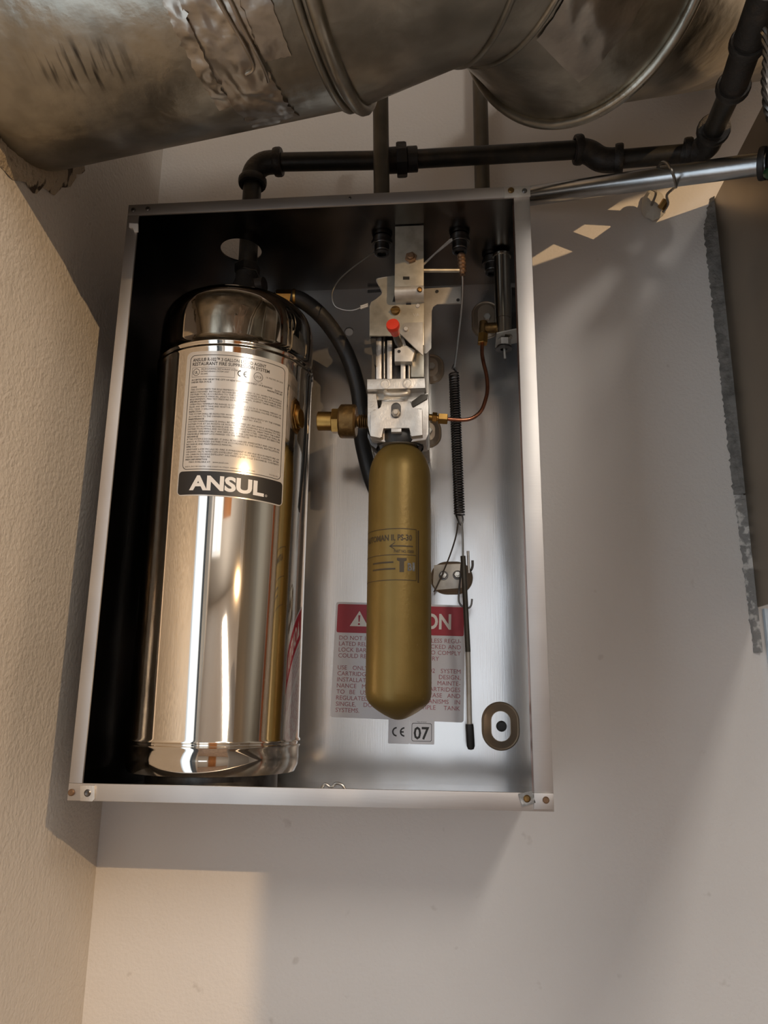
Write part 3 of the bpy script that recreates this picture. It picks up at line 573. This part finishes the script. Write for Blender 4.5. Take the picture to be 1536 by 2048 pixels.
q = Vector((0.2834,-0.117,0.4532)); b = B(); lathe(b, [(0, 0), (.0018, 0), (.0018, .0004), (0, .0004)], q, (0, -1, 0), 12); obj('hole', b, 'ink', blk)
b = B(); prism(b, [(0.2958,-0.108,0.4565),(0.3099,-0.108,0.4643),(0.3099,-0.108,0.4268),(0.2958,-0.108,0.4272)], .006, .0006); obj('side_plate', b, 'zinc_yellow', rm)
b = B(); prism(b, [(0.2842,-0.115,0.4724),(0.2874,-0.115,0.4729),(0.2907,-0.115,0.4615),(0.2875,-0.115,0.4558),(0.2842,-0.115,0.4617)], .004); obj('pawl', b, 'zinc', rm)
# red capped pull pin, pointing at the viewer
pa, pb = Vector((0.284,-0.112,0.4609)), Vector((0.279,-0.152,0.4675))
pd = (pb-pa)
b = B(); cyl(b, pa, pa+pd*.62, .0040, 16, .0004); obj('pull_pin', b, 'dark_steel', rm)
b = B(); lathe(b, [(0, 0), (.0046, 0), (.0052, .006), (.0066, .010), (.0072, .0135), (.0066, .0165), (0, .0172)], pa+pd*.60, pd, 24); obj('pin_cap', b, 'red', rm, label='red plastic cap of the pull pin')
# yoke bar and regulator casting
b = prism(B(), [(0.2517,-0.138,0.413),(0.312,-0.138,0.4124),(0.3125,-0.138,0.4013),(0.2519,-0.138,0.4013)], .042, .0012); yk = obj('yoke_bar', b, 'cast', rm)
b = B()
for q in ((0.2706,-0.138,0.4069), (0.2939,-0.138,0.4068)): lathe(b, [(.0050, 0), (.0052, .0005), (.0044, .0006), (.0040, .0002), (0, .0002)], q, (0, -1, 0), 18)
obj('yoke_boss', b, 'cast', yk)
b = prism(B(), [(0.2515,-0.126,0.4064),(0.311,-0.126,0.4059),(0.311,-0.126,0.393),(0.2517,-0.126,0.3945)], .03); obj('neck_block', b, 'zinc', rm)
b = tube(B(), smooth_path([(0.2706,-0.132,0.4011), (0.272,-0.141,0.3951), (0.2763,-0.143,0.3933), (0.283,-0.143,0.3928), (0.2907,-0.143,0.3932), (0.2947,-0.141,0.395), (0.2946,-0.132,0.401)], 5), .0026, 12); obj('bail', b, 'zinc', rm)
b = prism(B(), [(0.2516,-0.131,0.3998),(0.2616,-0.131,0.3995),(0.2619,-0.131,0.3817),(0.2666,-0.131,0.3816),(0.2664,-0.131,0.3921),(0.2769,-0.131,0.3935),(0.2873,-0.131,0.3933),(0.2977,-0.131,0.3908),(0.3149,-0.131,0.3998),(0.3153,-0.131,0.3842),(0.3152,-0.131,0.3537),(0.3127,-0.131,0.3472),(0.2953,-0.131,0.3454),(0.2696,-0.131,0.3459),(0.2561,-0.131,0.3495),(0.2522,-0.131,0.3648)], .036, .001)
rg = obj('regulator_body', b, 'cast', rm)
b = prism(B(), [(0.2561,-0.14,0.3761),(0.2597,-0.14,0.3782),(0.2649,-0.14,0.3781),(0.2674,-0.14,0.3802),(0.2673,-0.14,0.3868),(0.2977,-0.14,0.3866),(0.2983,-0.14,0.3789),(0.3029,-0.14,0.3772),(0.309,-0.14,0.3781),(0.3095,-0.14,0.3495),(0.2983,-0.14,0.3481),(0.2968,-0.14,0.3503),(0.2968,-0.14,0.3583),(0.2687,-0.14,0.3584),(0.2688,-0.14,0.3487),(0.2663,-0.14,0.3472),(0.2565,-0.14,0.3495)], .010, .0009); fp = obj('front_plate', b, 'cast', rg)
b = prism(B(), [(0.2775,-0.141,0.3573),(0.2882,-0.141,0.3571),(0.2882,-0.141,0.3528),(0.2775,-0.141,0.353)], .010, .0008); obj('lug', b, 'cast', rg)
b = prism(B(), [(0.2979,-0.133,0.3817),(0.3144,-0.133,0.3917),(0.3149,-0.133,0.3967),(0.3077,-0.133,0.3963),(0.2978,-0.133,0.3888)], .004, .0003); obj('side_wing', b, 'conduit_old', rg)
q = Vector((0.2824,-0.1402,0.3765)); b = B(); o1 = obround(q.x, q.z, .0050, .0085); o2 = obround(q.x, q.z, .0042, .0077)
va = [b.verts.new((x, -.1406, z)) for x, z in o1]; vb = [b.verts.new((x, -.1406, z)) for x, z in o2]; vc = [b.verts.new((x, -.1401, z)) for x, z in o2]
for A_, C_ in ((va, vb), (vb, vc)):
    for i in range(len(A_)): b.faces.new((A_[i], A_[(i+1) % len(A_)], C_[(i+1) % len(A_)], C_[i]))
b.faces.new(vc); sl = obj('slot', b, 'dark_steel', fp)
q = Vector((0.2824,-0.1404,0.3731)); b = B(); hexa(b, q, q+Vector((0, -.003, 0)), .0046); cyl(b, q+Vector((0, -.003, 0)), q+Vector((0, -.0055, 0)), .0030, 14, .0006); obj('nut', b, 'zinc', fp)
b = B(); lathe(b, [(.0245, .345), (.0255, .348), (.0255, .360), (.0230, .366), (0, .366)], (.2845, -.110, 0), (0, 0, 1), 32); obj('collar', b, 'iron', rg)  # collar coloured black for the shaded recess under the regulator
for pts in ([(0.251,-0.12,0.3623),(0.2549,-0.12,0.3533),(0.2643,-0.12,0.3509),(0.2603,-0.12,0.3423),(0.255,-0.12,0.3467),(0.2511,-0.12,0.3556)], [(0.2977,-0.12,0.3514),(0.3092,-0.12,0.3533),(0.3149,-0.12,0.3576),(0.3112,-0.12,0.3478),(0.304,-0.12,0.3447)]): obj('skirt', prism(B(), pts, .02, .0006), 'dark_steel', rg)
# brass union on the left
ua, ub = Vector((0.1883,-0.108,0.3793)), Vector((0.2511,-0.108,0.3773)); ux = (ub-ua).normalized(); UL = (ub-ua).length
def at_u(px): return ua + (ub-ua)*((px-622)/116)
bu = thing('brass_union', at_u(690), 'tarnished brass union joining the regulator to the tank side', 'fitting')
b = B(); cyl(b, at_u(636), at_u(667), .0103, 24, .0006); obj('sleeve', b, 'brass', bu)
b = B(); hexa(b, at_u(665), at_u(680), .0142, ph=.2); obj('hex_nut', b, 'brass', bu)
b = B(); lathe(b, [(0, 0), (.0165, 0), (.0182, .002), (.0182, .0165), (.0165, .0185), (0, .0185)], at_u(679), ux, 10); obj('tailpiece', b, 'brass_old', bu)
b = B(); 
for k in range(5): lathe(b, [(.0058, 0), (.0076, .0008), (.0076, .0014), (.0058, .0022)], at_u(717)+ux*.0022*k, ux, 18)
cyl(b, at_u(715), at_u(739), .0058, 16); obj('thread', b, 'brass_old', bu)

# ------------------------------------------------------------------ gold cartridge
gc = thing('gas_cartridge', (.2845, -.110, .0700), 'gold lacquered gas cartridge hanging with its rounded bottom down', 'cylinder')
GR = .0322
pf = [(0, .0701), (.0035, .0704), (.0075, .0716), (.0135, .0745), (.0195, .0780), (.0248, .0818), (.0288, .0858), (.0312, .0900), (.0321, .0950)]
pf += [(GR, .1010), (GR, .205), (GR, .3115)]
for k in range(1, 10): a = PI/2*k/10; pf.append((GR*math.cos(a)**.9, .3115 + .040*math.sin(a)))
pf += [(.0135, .3520), (.0130, .362), (0, .362)]
obj('body', lathe(B(), pf, (.2845, -.110, 0), (0, 0, 1), 64), 'gold', gc, ang=60)
th1 = .62; GX = th1*GR
b = B(); x0 = -.040; x1 = 0.
# stencilled frame: x = 0 is its right edge
ring2(b, rrect(-.070, 0, .2010, .2525, .0008), rrect(-.0693, -.0007, .2017, .2518, .0006))
rect2(b, .0012, .0030, .1995, .2515)
rect2(b, -.0693, -.0005, .2258, .2265)
add_text(b, 'AUTOMAN II, PS-30', -.0050, .2405, .0082, w=.0560, bold=.03, align='r')
add_text(b, 'PART NO. 15850', -.0030, .2282, .0040, w=.0200, align='r', bold=.02)
rect2(b, -.0275, -.0040, .2342, .2354); poly2(b, [(-.0225, .2384), (-.0215, .2384), (-.0262, .2348), (-.0215, .2312), (-.0225, .2312), (-.0280, .2348)])
rect2(b, -.048, -.0235, .2180, .2196); rect2(b, -.048, -.0215, .2115, .2131)
poly2(b, [(-.0200, .2230), (-.0105, .2230), (-.0105, .2205), (-.0130, .2195), (-.0130, .2090), (-.0175, .2090), (-.0175, .2195), (-.0200, .2205)])
obj('stencil', bend(b, .2845, -.110, GR+.00025, th1, 0, 0, .003), 'ink_brown', gc, label='brown stencilled frame with lettering and an arrow', ang=80)
b = B(); add_text(b, 'B', -.0095, .2108, .0105, w=.0045, bold=.03); rect2(b, -.0045, -.0020, .2105, .2190); obj('stencil_patch', bend(b, .2845, -.110, GR+.00025, th1, 0, 0, .003), 'caulk', gc, label='faded grey stencil block', ang=80)

# ------------------------------------------------------------------ caution label and stickers on the back panel
rot = math.radians(-1.6)
cl = (0.2014,-0.006,0.07); CW, CH = .1470, .1275
sg = thing('caution_label', (cl[0]+CW/2, -.0064, cl[2]), 'red and silver caution label behind the gold cartridge', 'label')
def on_panel(bm, lift): return lay(bm, cl[0], cl[2], -.0062-lift, rot)
b = B(); poly2(b, rrect(0, CW, 0, CH, .003, 5)); obj('plate', on_panel(b, 0), 'vinyl', sg)
RB = CH-.0345
b = B(); poly2(b, rrect(.0022, CW-.0012, RB, CH-.0022, .002, 4)); obj('header_band', on_panel(b, .0002), 'red_ink', sg, label='red header band')
b = B(); tri_c = (.0275, RB+.0155)
poly2(b, [(tri_c[0]-.0105, RB+.0075), (tri_c[0]+.0105, RB+.0075), (tri_c[0], RB+.0250)]); obj('warning_triangle', on_panel(b, .0003), 'white_ink', sg)
b = B(); poly2(b, [(tri_c[0]-.0012, RB+.0200), (tri_c[0]-.0006, RB+.0125), (tri_c[0]+.0006, RB+.0125), (tri_c[0]+.0012, RB+.0200)]); arc2(b, tri_c[0], RB+.0100, .0006, .0012, 0, 2*PI, 12); obj('exclamation_mark', on_panel(b, .0004), 'red_ink', sg)
b = B(); add_text(b, 'CAUTION', .1315, RB+.0075, .0235, w=.088, bold=.028, align='r', res=4); obj('heading', on_panel(b, .0003), 'white_ink', sg, label='white capitals')
b = B()
ty = RB-.0080
for s_ in (('DO NOT INSTALL CARTRIDGE UNLESS REGU-', 1), ('LATED RELEASE MECHANISM IS COCKED AND', 1), ('LOCK BAR IS INSERTED. FAILURE TO COMPLY', 1), ('COULD RESULT IN PERSONAL INJURY', 2), None, ('USE ONLY LISTED ANSUL R-102 SYSTEM', 1), ('CARTRIDGES. REFER TO R-102 DESIGN,', 1), ('INSTALLATION, RECHARGE AND MAINTE-', 1), ('NANCE MANUAL FOR SIZE. CARTRIDGES', 1), ('TO BE USED ONLY WITH RELEASE AND', 1), ('REGULATED ACTUATOR MECHANISMS IN', 1), ('SINGLE, DOUBLE OR MULTIPLE TANK', 1), ('SYSTEMS.', 0)):
    if s_: add_text(b, s_[0], .0058, ty, .0066, w={1: CW-.0100, 2: .113, 0: None}[s_[1]], justify=s_[1] > 0, res=3)
    ty -= .0066
obj('warning_text', on_panel(b, .0002), 'red_text', sg, label='dull red capitals')
def sticker(p0, w_, h_, name, label):
    t = thing(name, (p0[0]+w_/2, -.0064, p0[2]), label, 'sticker')
    b = B(); poly2(b, rrect(0, w_, 0, h_, .001, 3)); obj('film', lay(b, p0[0], p0[2], -.0071, rot*.4), 'vinyl', t)
    return t
p0 = (0.2661,-0.007,0.043); k = sticker(p0, .0232, .0258, 'conformity_sticker', 'pale sticker with a conformity mark, left of the number sticker')
b = B(); ce_mark(b, .0042, .0075, .0100); obj('mark', lay(b, p0[0], p0[2], -.0073, rot*.4), 'ink', k)
p1 = (0.2895,-0.007,0.0428); k = sticker(p1, .0268, .0256, 'number_sticker', 'pale sticker with a boxed black 07')
b = B(); add_text(b, '07', .0129, .0055, .0180, w=.0170, align='c', bold=.022); ring2(b, rrect(.0022, .0240, .0030, .0222, .002), rrect(.0027, .0235, .0035, .0217, .0017)); add_text(b, 'Year of manuf.', .0131, .0229, .0018, align='c'); obj('number', lay(b, p1[0], p1[2], -.0073, rot*.4), 'ink', k)

# ------------------------------------------------------------------ upright cylinder, copper tube
pc = thing('pneumatic_cylinder', (0.3968,-0.075,0.4776), 'upright chrome cylinder at the right wall with a hex nut below', 'cylinder')
pT, pB = Vector((0.3997,-0.075,0.591)), Vector((0.3976,-0.075,0.4862)); px_ = (pT.x+pB.x)/2
b = B(); zt, zb = pT.z, pB.z; zg = (0.3976,-0.075,0.5084)[2]
lathe(b, [(0, zb), (.0094, zb), (.0094, zg-.0008), (.0086, zg-.0004), (.0086, zg+.0004), (.0094, zg+.0008), (.0094, zt-.004), (.0108, zt-.0035), (.0108, zt-.001), (.0100, zt), (0, zt)], (px_, -.075, 0), (0, 0, 1), 32); obj('barrel', b, 'nickel', pc)
b = B(); hexa(b, (px_, -.075, zb-.0020), (px_, -.075, zb-.0105), .0078, ph=.5); obj('hex_nut', b, 'cast', pc)
b = B(); lathe(b, [(.0040, 0), (.0095, 0), (.0095, .0012), (.0040, .0012)], (px_-.0005, -.075, zb-.0140), (0, 0, 1), 12); lathe(b, [(.0060, .0014), (.0085, .0024), (.0085, .0032), (.0060, .0026)], (px_, -.075, zb-.0140), (.1, 0, 1), 12); obj('star_washer', b, 'dark_steel', pc)
b = B(); cyl(b, (px_, -.075, zb-.0100), (px_+.0005, -.0755, zb-.0250), .0013, 10); obj('rod', b, 'zinc', pc)
b = B(); bz = zb-.0010
for sgn in (1,):
    v = [b.verts.new(q) for q in ((px_-.009, -.090, bz-.001), (W-T, -.090, bz+.005), (W-T, -.055, bz+.005), (px_-.009, -.055, bz-.001))]; v2 = [b.verts.new(x.co+Vector((0, 0, .0012))) for x in v]
    b.faces.new(v); b.faces.new(v2[::-1])
    for i in range(4): b.faces.new((v[i], v[(i+1) % 4], v2[(i+1) % 4], v2[i]))
obj('shelf_bracket', b, 'zinc', pc)
b = B(); prism(b, [(0.4106,-0.055,0.5604),(0.4227,-0.055,0.5599),(0.422,-0.055,0.5004),(0.4094,-0.055,0.5008)], .0012); obj('wall_bracket', b, 'dark_steel', pc)
ct = thing('copper_tube', (0.3721,-0.09,0.383), 'thin bent copper tube from regulator side up to the chrome cylinder', 'tube')
obj('tube', tube(B(), smooth_path([(0.3336,-0.108,0.3783), (0.3504,-0.106,0.3775), (0.3611,-0.104,0.3803), (0.3703,-0.1,0.3895), (0.3755,-0.096,0.4036), (0.3781,-0.092,0.4179), (0.3776,-0.088,0.4361), (0.3748,-0.084,0.4528), (0.3736,-0.08,0.4668), (0.3745,-0.077,0.481)], 6), .0021, 12), 'copper', ct)
b = B(); cyl(b, (0.3125,-0.11,0.3802), (0.3194,-0.11,0.3795), .0036, 14); hexa(b, (0.3183,-0.11,0.3795), (0.3236,-0.1095,0.379), .0058); obj('fitting', b, 'brass', ct)
b = B(); hexa(b, (0.3246,-0.109,0.3787), (0.3346,-0.108,0.3782), .0062, ph=.4); cyl(b, (0.322,-0.1095,0.3791), (0.3257,-0.109,0.3786), .0035, 12); obj('nut', b, 'brass', ct)
b = B(); qe, qf = Vector((0.3744,-0.077,0.4786)), Vector((0.3753,-0.076,0.4913)); hexa(b, qe, qf, .0060, ph=.3); obj('nut', b, 'brass', ct)
b = B(); qg = Vector((0.3766,-0.0755,0.4984)); cyl(b, qf, Vector((0.3762,-0.0755,0.5071)), .0048, 14, .0008); cyl(b, qg, Vector((px_-.0075, -.075, qg.z+.0005)), .0062, 16, .0008); obj('elbow_fitting', b, 'brass_old', ct)

# ------------------------------------------------------------------ spring, cable, rod
sp = thing('tension_spring', (0.3468,-0.065,0.2829), 'long dark coil spring beside the gold cartridge', 'spring')
sa, sb = Vector((0.3422,-0.068,0.4472)), Vector((0.3463,-0.06,0.2852)); b = B(); N = 56; d, u, v = frame_of(sb-sa)
pts = []
for i in range(N*12+1):
    a = 2*PI*i/12; pts.append(sa+(sb-sa)*(i/(N*12)) + (u*math.cos(a)+v*math.sin(a))*.0052)
obj('coil', tube(b, pts, .00110, 6), 'dark_steel', sp)
b = B(); tube(b, smooth_path([sa+u*.004, sa+Vector((0, 0, .006)), Vector((0.3406,-0.068,0.4539)), Vector((0.3423,-0.068,0.4582)), Vector((0.3439,-0.068,0.4538)), sa+Vector((.003, 0, .004))], 5), .0010, 8); obj('hook', b, 'dark_steel', sp)
b = B(); tube(b, smooth_path([sb-u*.004, Vector((0.3447,-0.06,0.2796)), Vector((0.3478,-0.06,0.274)), Vector((0.35,-0.06,0.279)), sb+u*.003], 5), .0010, 8); obj('hook', b, 'dark_steel', sp)
cb = obj('linkage_cable', tube(B(), smooth_path([(0.3526,-0.116,0.5451), (0.353,-0.11,0.5309), (0.3518,-0.1,0.5152), (0.3494,-0.088,0.4972), (0.3458,-0.076,0.4727), (0.3428,-0.068,0.4551)], 5), .0011, 8), 'wire', None, 'thin steel cable from the cross rod down to the spring top', 'cable')
lw = obj('diagonal_wire', tube(B(), smooth_path([(0.3446,-0.06,0.2763), (0.3423,-0.052,0.2636), (0.3366,-0.04,0.2476), (0.3287,-0.03,0.2298), (0.3206,-0.022,0.2131), (0.3171,-0.018,0.207)], 4), .0009, 8), 'wire', None, 'thin dark wire slanting from the spring to the slotted plate', 'wire')
rd = thing('lever_rod', (0.354,-0.05,0.04), 'long thin metal rod with a black rubber tip, below the spring', 'rod')
ra, rb, rc, re = Vector((0.3495,-0.058,0.2402)), Vector((0.3534,-0.052,0.1388)), Vector((0.3539,-0.046,0.0656)), Vector((0.3551,-0.044,0.0397))
obj('upper_wire', tube(B(), [(0.3489,-0.06,0.2774), (0.3495,-0.059,0.2576), ra], .0011, 8), 'wire', rd)
obj('upper_rod', cyl(B(), ra, rb, .0028, 14), 'conduit_old', rd, label='brown weathered upper half')
obj('lower_rod', cyl(B(), rb, rc+(re-rc)*.2, .0026, 14), 'zinc', rd, label='bright lower half')
dr = (re-rc); b = B(); lathe(b, [(0, 0), (.0040, 0), (.0043, .003), (.0043, dr.length-.004), (.0030, dr.length-.0008), (0, dr.length)], rc, dr, 18); obj('rubber_tip', b, 'rubber', rd, label='black rubber tip')
b = B(); cyl(b, (0.355,-0.054,0.2464), (0.3557,-0.054,0.2224), .0015, 10); obj('pin', b, 'cast', rd)
b = B(); tube(b, smooth_path([(0.3553,-0.05,0.2263), (0.3581,-0.048,0.2266), (0.3598,-0.048,0.231), (0.3599,-0.048,0.2371)], 4), .0014, 8); obj('pin', b, 'dark_steel', rd)
b = B(); tube(b, smooth_path([(0.3485,-0.056,0.239), (0.3467,-0.05,0.2209), (0.3448,-0.046,0.2025), (0.3447,-0.046,0.1927), (0.3479,-0.046,0.1879), (0.3542,-0.046,0.1857), (0.3575,-0.046,0.1884), (0.3587,-0.046,0.1954)], 5), .0011, 8); obj('hook', b, 'dark_steel', rd)
# wire seal
ws = thing('wire_seal', (0.2266,-0.1,0.5132), 'looped seal wire hanging left of the release mechanism', 'wire')
obj('loop', tube(B(), smooth_path([(0.2591,-0.112,0.5823), (0.2471,-0.115,0.5703), (0.2315,-0.118,0.556), (0.2175,-0.12,0.5411), (0.2102,-0.121,0.5273), (0.2094,-0.121,0.5176), (0.2128,-0.12,0.5083), (0.2205,-0.119,0.5043), (0.2292,-0.118,0.5033), (0.2358,-0.118,0.5043), (0.2413,-0.118,0.5065)], 5), .0008, 8), 'wire', ws)
b = B()
for dy in (-2.2, 2.2): cyl(b, Vector((0.2408,-0.118,0.5065))+Vector((0, 0, dy*.0005)), Vector((0.2491,-0.119,0.5087))+Vector((0, 0, dy*.0005)), .0013, 10)
obj('ferrule', b, 'zinc', ws)

# ------------------------------------------------------------------ duct
DC, DA, DRR = Vector((-.053, -.3508, .706)), Vector((1, -.146, .0457)).normalized(), .15
duct = thing('ventilation_duct', (.2, -.36, .56), 'large round galvanized duct with foil tape across the top of the frame', 'duct')
_u = (Vector((0, 0, 1)) - DA*DA.z).normalized(); _v = DA.cross(_u)
def dpt(t, th, r=DRR): return DC + DA*t + (_u*math.cos(th) + _v*math.sin(th))*r
SEG = 96
T1 = .300
b = B(); rows = []
for t in [-.02, .0, .05, .10, .15, .20, .25, T1]: rows.append([b.verts.new(dpt(t, 2*PI*i/SEG)) for i in range(SEG)])
for a, c in zip(rows, rows[1:]):
    for i in range(SEG): b.faces.new((a[i], a[(i+1) % SEG], c[(i+1) % SEG], c[i]))
obj('straight_section', b, 'galv_marked', duct, label='straight run with a row of dark smudges')
def circ(c, n, r, ref):
    n = Vector(n).normalized(); out = []
    for i in range(SEG):
        q = (_u*math.cos(2*PI*i/SEG) + _v*math.sin(2*PI*i/SEG)); q = (q - n*q.dot(n)); q.normalize(); out.append(Vector(c)+q*r)
    return out
def loft(name, secs, m='galv', sub=4):
    b = B(); rows = []
    for (c0, n0, r0), (c1, n1, r1) in zip(secs, secs[1:]):
        A0, A1 = circ(c0, n0, r0, None), circ(c1, n1, r1, None)
        for k in range(sub): t = k/sub; rows.append([b.verts.new(p*(1-t)+q*t) for p, q in zip(A0, A1)])
    rows.append([b.verts.new(p) for p in circ(*secs[-1], None)])
    for a, c in zip(rows, rows[1:]):
        for i in range(SEG): b.faces.new((a[i], a[(i+1) % SEG], c[(i+1) % SEG], c[i]))
    return obj(name, b, m, duct)
def bead(name, c, n, r, w_, m='galv'):
    cc = circ(c, n, r, None); b = B(); tube(b, cc + cc[:2], w_, 10, cap=False); return obj(name, b, m, duct)
c1 = dpt(T1, 0, 0); c2 = Vector((.356, -.4134, .7406)); n2 = Vector((1, .30, .22)); c3 = Vector((.450, -.320, .7305)); n3 = Vector((1, .94, .60))
loft('elbow_gore', [(c1, DA, .1500), (c2, n2, .150)])
bead('seam_rib', c1, DA, .1520, .0060); bead('seam_rib', c1-DA*.012, DA, .1505, .0035)
c2b = c2 + n2.normalized()*.020 + Vector((.004, .004, 0))
loft('elbow_band', [(c2, n2, .1500), (c2b, (n2.normalized()+n3.normalized()*.5), .1480)])
bead('seam_rib', c2, n2, .1502, .0030); bead('seam_rib', c2b, (n2.normalized()+n3.normalized()*.5), .1480, .0028)
loft('collar', [(c2b, (n2.normalized()+n3.normalized()*.5), .1480), (c3, n3, .1300)], sub=8)
bead('collar_rim', c3, n3, .1325, .0050)
de = Vector((1, .8, .8)).normalized()
loft('end_section', [(c3, n3, .122), (c3+de*.06, (n3.normalized()+de), .122), (c3+de*.40, de, .122)])
# tapes: ragged strips lying on the straight section, (t, angle) pairs
def strip(name, t0, t1, a0, a1, lift, m, nt, na, rag=.004, wr=.0016, seed=0, slant=0., parent=None):
    b = B(); G = []
    for j in range(na+1):
        row = []
        for i in range(nt+1):
            t = t0+(t1-t0)*i/nt; a = a0+(a1-a0)*j/na
            if i in (0, nt): t += noise.noise(Vector((j*.6, seed, i)))*rag
            if j in (0, na): a += noise.noise(Vector((i*.8, seed+9, j)))*rag*6
            t += slant*(a-a0)
            h = lift + wr*(noise.noise(Vector((t*60, a*9, seed))) + .5*noise.noise(Vector((t*150, a*25, seed+3)))) + wr*.4
            row.append(dpt(t, a, DRR+max(h, .0006)))
        G.append([b.verts.new(q) for q in row])
    for r0, r1 in zip(G, G[1:]):
        for i in range(nt): b.faces.new((r0[i], r0[i+1], r1[i+1], r1[i]))
    r = bmesh.ops.extrude_face_region(b, geom=list(b.faces))
    for v in [g for g in r['geom'] if isinstance(g, bmesh.types.BMVert)]:
        k = v.co-DC; ax = DC+DA*k.dot(DA); v.co = ax + (v.co-ax).normalized()*(DRR-.0005)
    return obj(name, b, m, parent or duct, ang=70)
strip('foil_tape', .2050, .2480, 2.35, 3.66, .0012, 'tape', 20, 60, .003, .0022, 2, 0)
strip('foil_tape', .2420, .2700, 2.35, 3.10, .0006, 'tape', 10, 40, .002, .0012, 5)
strip('tape_edge', .1930, .2060, 2.35, 3.34, .0022, 'tape', 6, 60, .0035, .0022, 8)
b = B(); tube(b, smooth_path([dpt(.2230, 2.45, DRR+.003), dpt(.2330, 2.75, DRR+.004), dpt(.2390, 2.95, DRR+.004), dpt(.2390, 3.10, DRR+.003), dpt(.2300, 3.14, DRR+.002)], 6), .0014, 8); obj('tape_fold', b, 'tape', duct)
b = B(); tube(b, smooth_path([dpt(.2380, 2.60, DRR+.003), dpt(.2430, 2.85, DRR+.004), dpt(.2465, 3.10, DRR+.004), dpt(.2440, 3.22, DRR+.002)], 6), .0014, 8); obj('tape_fold', b, 'tape', duct)
def patch(name, quad_t, seed, m='tape'):
    """foil on the collar: patch between section fractions and ring angles"""
    (f0, f1, a0, a1) = quad_t; nn = n2.normalized()+n3.normalized()*.5
    A0, A1 = circ(c2b, nn, .1480, None), circ(c3, n3, .1300, None); b = B(); G = []
    def at_(f, a):
        x = (a/(2*PI)*SEG) % SEG; i = int(x); q = x-i
        p = (A0[i]*(1-q)+A0[(i+1) % SEG]*q)*(1-f) + (A1[i]*(1-q)+A1[(i+1) % SEG]*q)*f
        c = c2b*(1-f)+c3*f; h = .0018 + .0014*noise.noise(Vector((f*7, a*8, seed)))
        return p + (p-c).normalized()*h
    for j in range(25):
        G.append([b.verts.new(at_(f0+(f1-f0)*i/16 + .02*noise.noise(Vector((j*.5, i//16, seed))), a0+(a1-a0)*j/24)) for i in range(17)])
    for r0, r1 in zip(G, G[1:]):
        for i in range(16): b.faces.new((r0[i], r0[i+1], r1[i+1], r1[i]))
    return obj(name, b, m, duct, ang=70)
patch('foil_tape', (.05, .62, 2.45, 3.35), 4)
# mortar where the duct enters the left wall
b = B(); G = []
for j in range(41):
    a = 2.75 + (4.35-2.75)*j/40; row = []
    for k, (rr, hh) in enumerate(((.148, .006), (.154, .006), (.162, .004), (.170, .0005))):
        q = dpt(0, a, rr + (k/3)*.006*noise.noise(Vector((j*.35, k, 3)))); row.append(b.verts.new((-.053 + hh + .004*max(0, noise.noise(Vector((j*.5, k*2, 1)))), q.y, q.z)))
    G.append(row)
for r0, r1 in zip(G, G[1:]):
    for i in range(3): b.faces.new((r0[i], r0[i+1], r1[i+1], r1[i]))
obj('mortar_ring', b, 'caulk_tan', None, 'crumbling tan mortar where the duct enters the left wall', 'mortar', ang=60)

# ------------------------------------------------------------------ exhaust hood at the right
HX = .6685
hood = thing('exhaust_hood', (HX+.2, -.41, .19), 'brown stainless exhaust hood side at the right edge', 'hood')
b = B()
prof = [(0, .1915), (0, .700), (-.62, .700), (-.78, .52), (-.78, .20), (-.40, .1870)]
f = [b.verts.new((HX, y, z)) for y, z in prof]; g = [b.verts.new((HX+.0015, y, z)) for y, z in prof]; n = len(prof)
b.faces.new(f); b.faces.new(g[::-1])
for i in range(n): b.faces.new((f[i], g[i], g[(i+1) % n], f[(i+1) % n]))
obj('side_panel', b, 'hood', hood)
b = B(); box(b, HX+.0016, 1.5, -.40, 0, .698, .700); obj('top_panel', b, 'hood', hood)
b = B(); cyl(b, (HX-.003, -.1520, .6390), (HX, -.1520, .6390), .0150, 20); obj('knockout', b, 'ink', hood)
# caulk bead along the hood and the wall
def bead_strip(name, zs, wl, m, label, seed):
    b = B(); G = []
    for i, z in enumerate(zs):
        k = i/(len(zs)-1); w0 = wl(k); e = .0022*noise.noise(Vector((i*.9, seed, 0))) + .0022*noise.noise(Vector((i*.27, seed, 4)))
        G.append([b.verts.new((HX-w0-e, -.0004, z)), b.verts.new((HX-w0*.75-e*.6, -.0030, z)), b.verts.new((HX-w0*.35, -.0040-.002*noise.noise(Vector((i*.4, 7, seed))), z)), b.verts.new((HX+.0005, -.0065, z)), b.verts.new((HX+.0005, -.0004, z))])
    for r0, r1 in zip(G, G[1:]):
        for i in range(4): b.faces.new((r0[i], r0[i+1], r1[i+1], r1[i]))
    return obj(name, b, m, None, label, 'caulk', ang=70)
zz = [.705 - .385*i/150 for i in range(151)]
bead_strip('caulk_bead', zz, lambda k: .004 + .011*min(1, k*9)*(1-.35*k), 'caulk', 'dark grey ragged caulk bead along the back of the hood', 2)
zz = [.318 - .175*i/80 for i in range(81)]
bead_strip('caulk_bead', zz, lambda k: .0105*(1-.35*k), 'caulk_pale', 'pale flaking lower end of the caulk bead under the hood corner', 6)
struct('trim_1', box(B(), .6755, 1.4, -.006, 0, -.02, .190), 'white_tile')

# behind the viewer: seen only mirrored in the steel
struct('door_1', box(B(), .72, 1.30, RY, RY+.04, FL, .75), 'wood')
struct('mirrored_blue_slab', box(B(), -.052, -.02, -1.55, -.90, FL, .9), 'blue_slab')  # unseen slab added to put a dark blue reflection in the tank
for i, (x0, x1, z0_, z1_) in enumerate(((0, .65, -.52, -.47), (0, .65, .97, 1.02), (0, .05, -.47, .97), (.60, .65, -.47, .97), (.30, .35, -.47, .97))):
    struct('trim_%d' % (i+2), box(B(), x0, x1, RY, RY+.03, z0_, z1_), 'white_plastic')
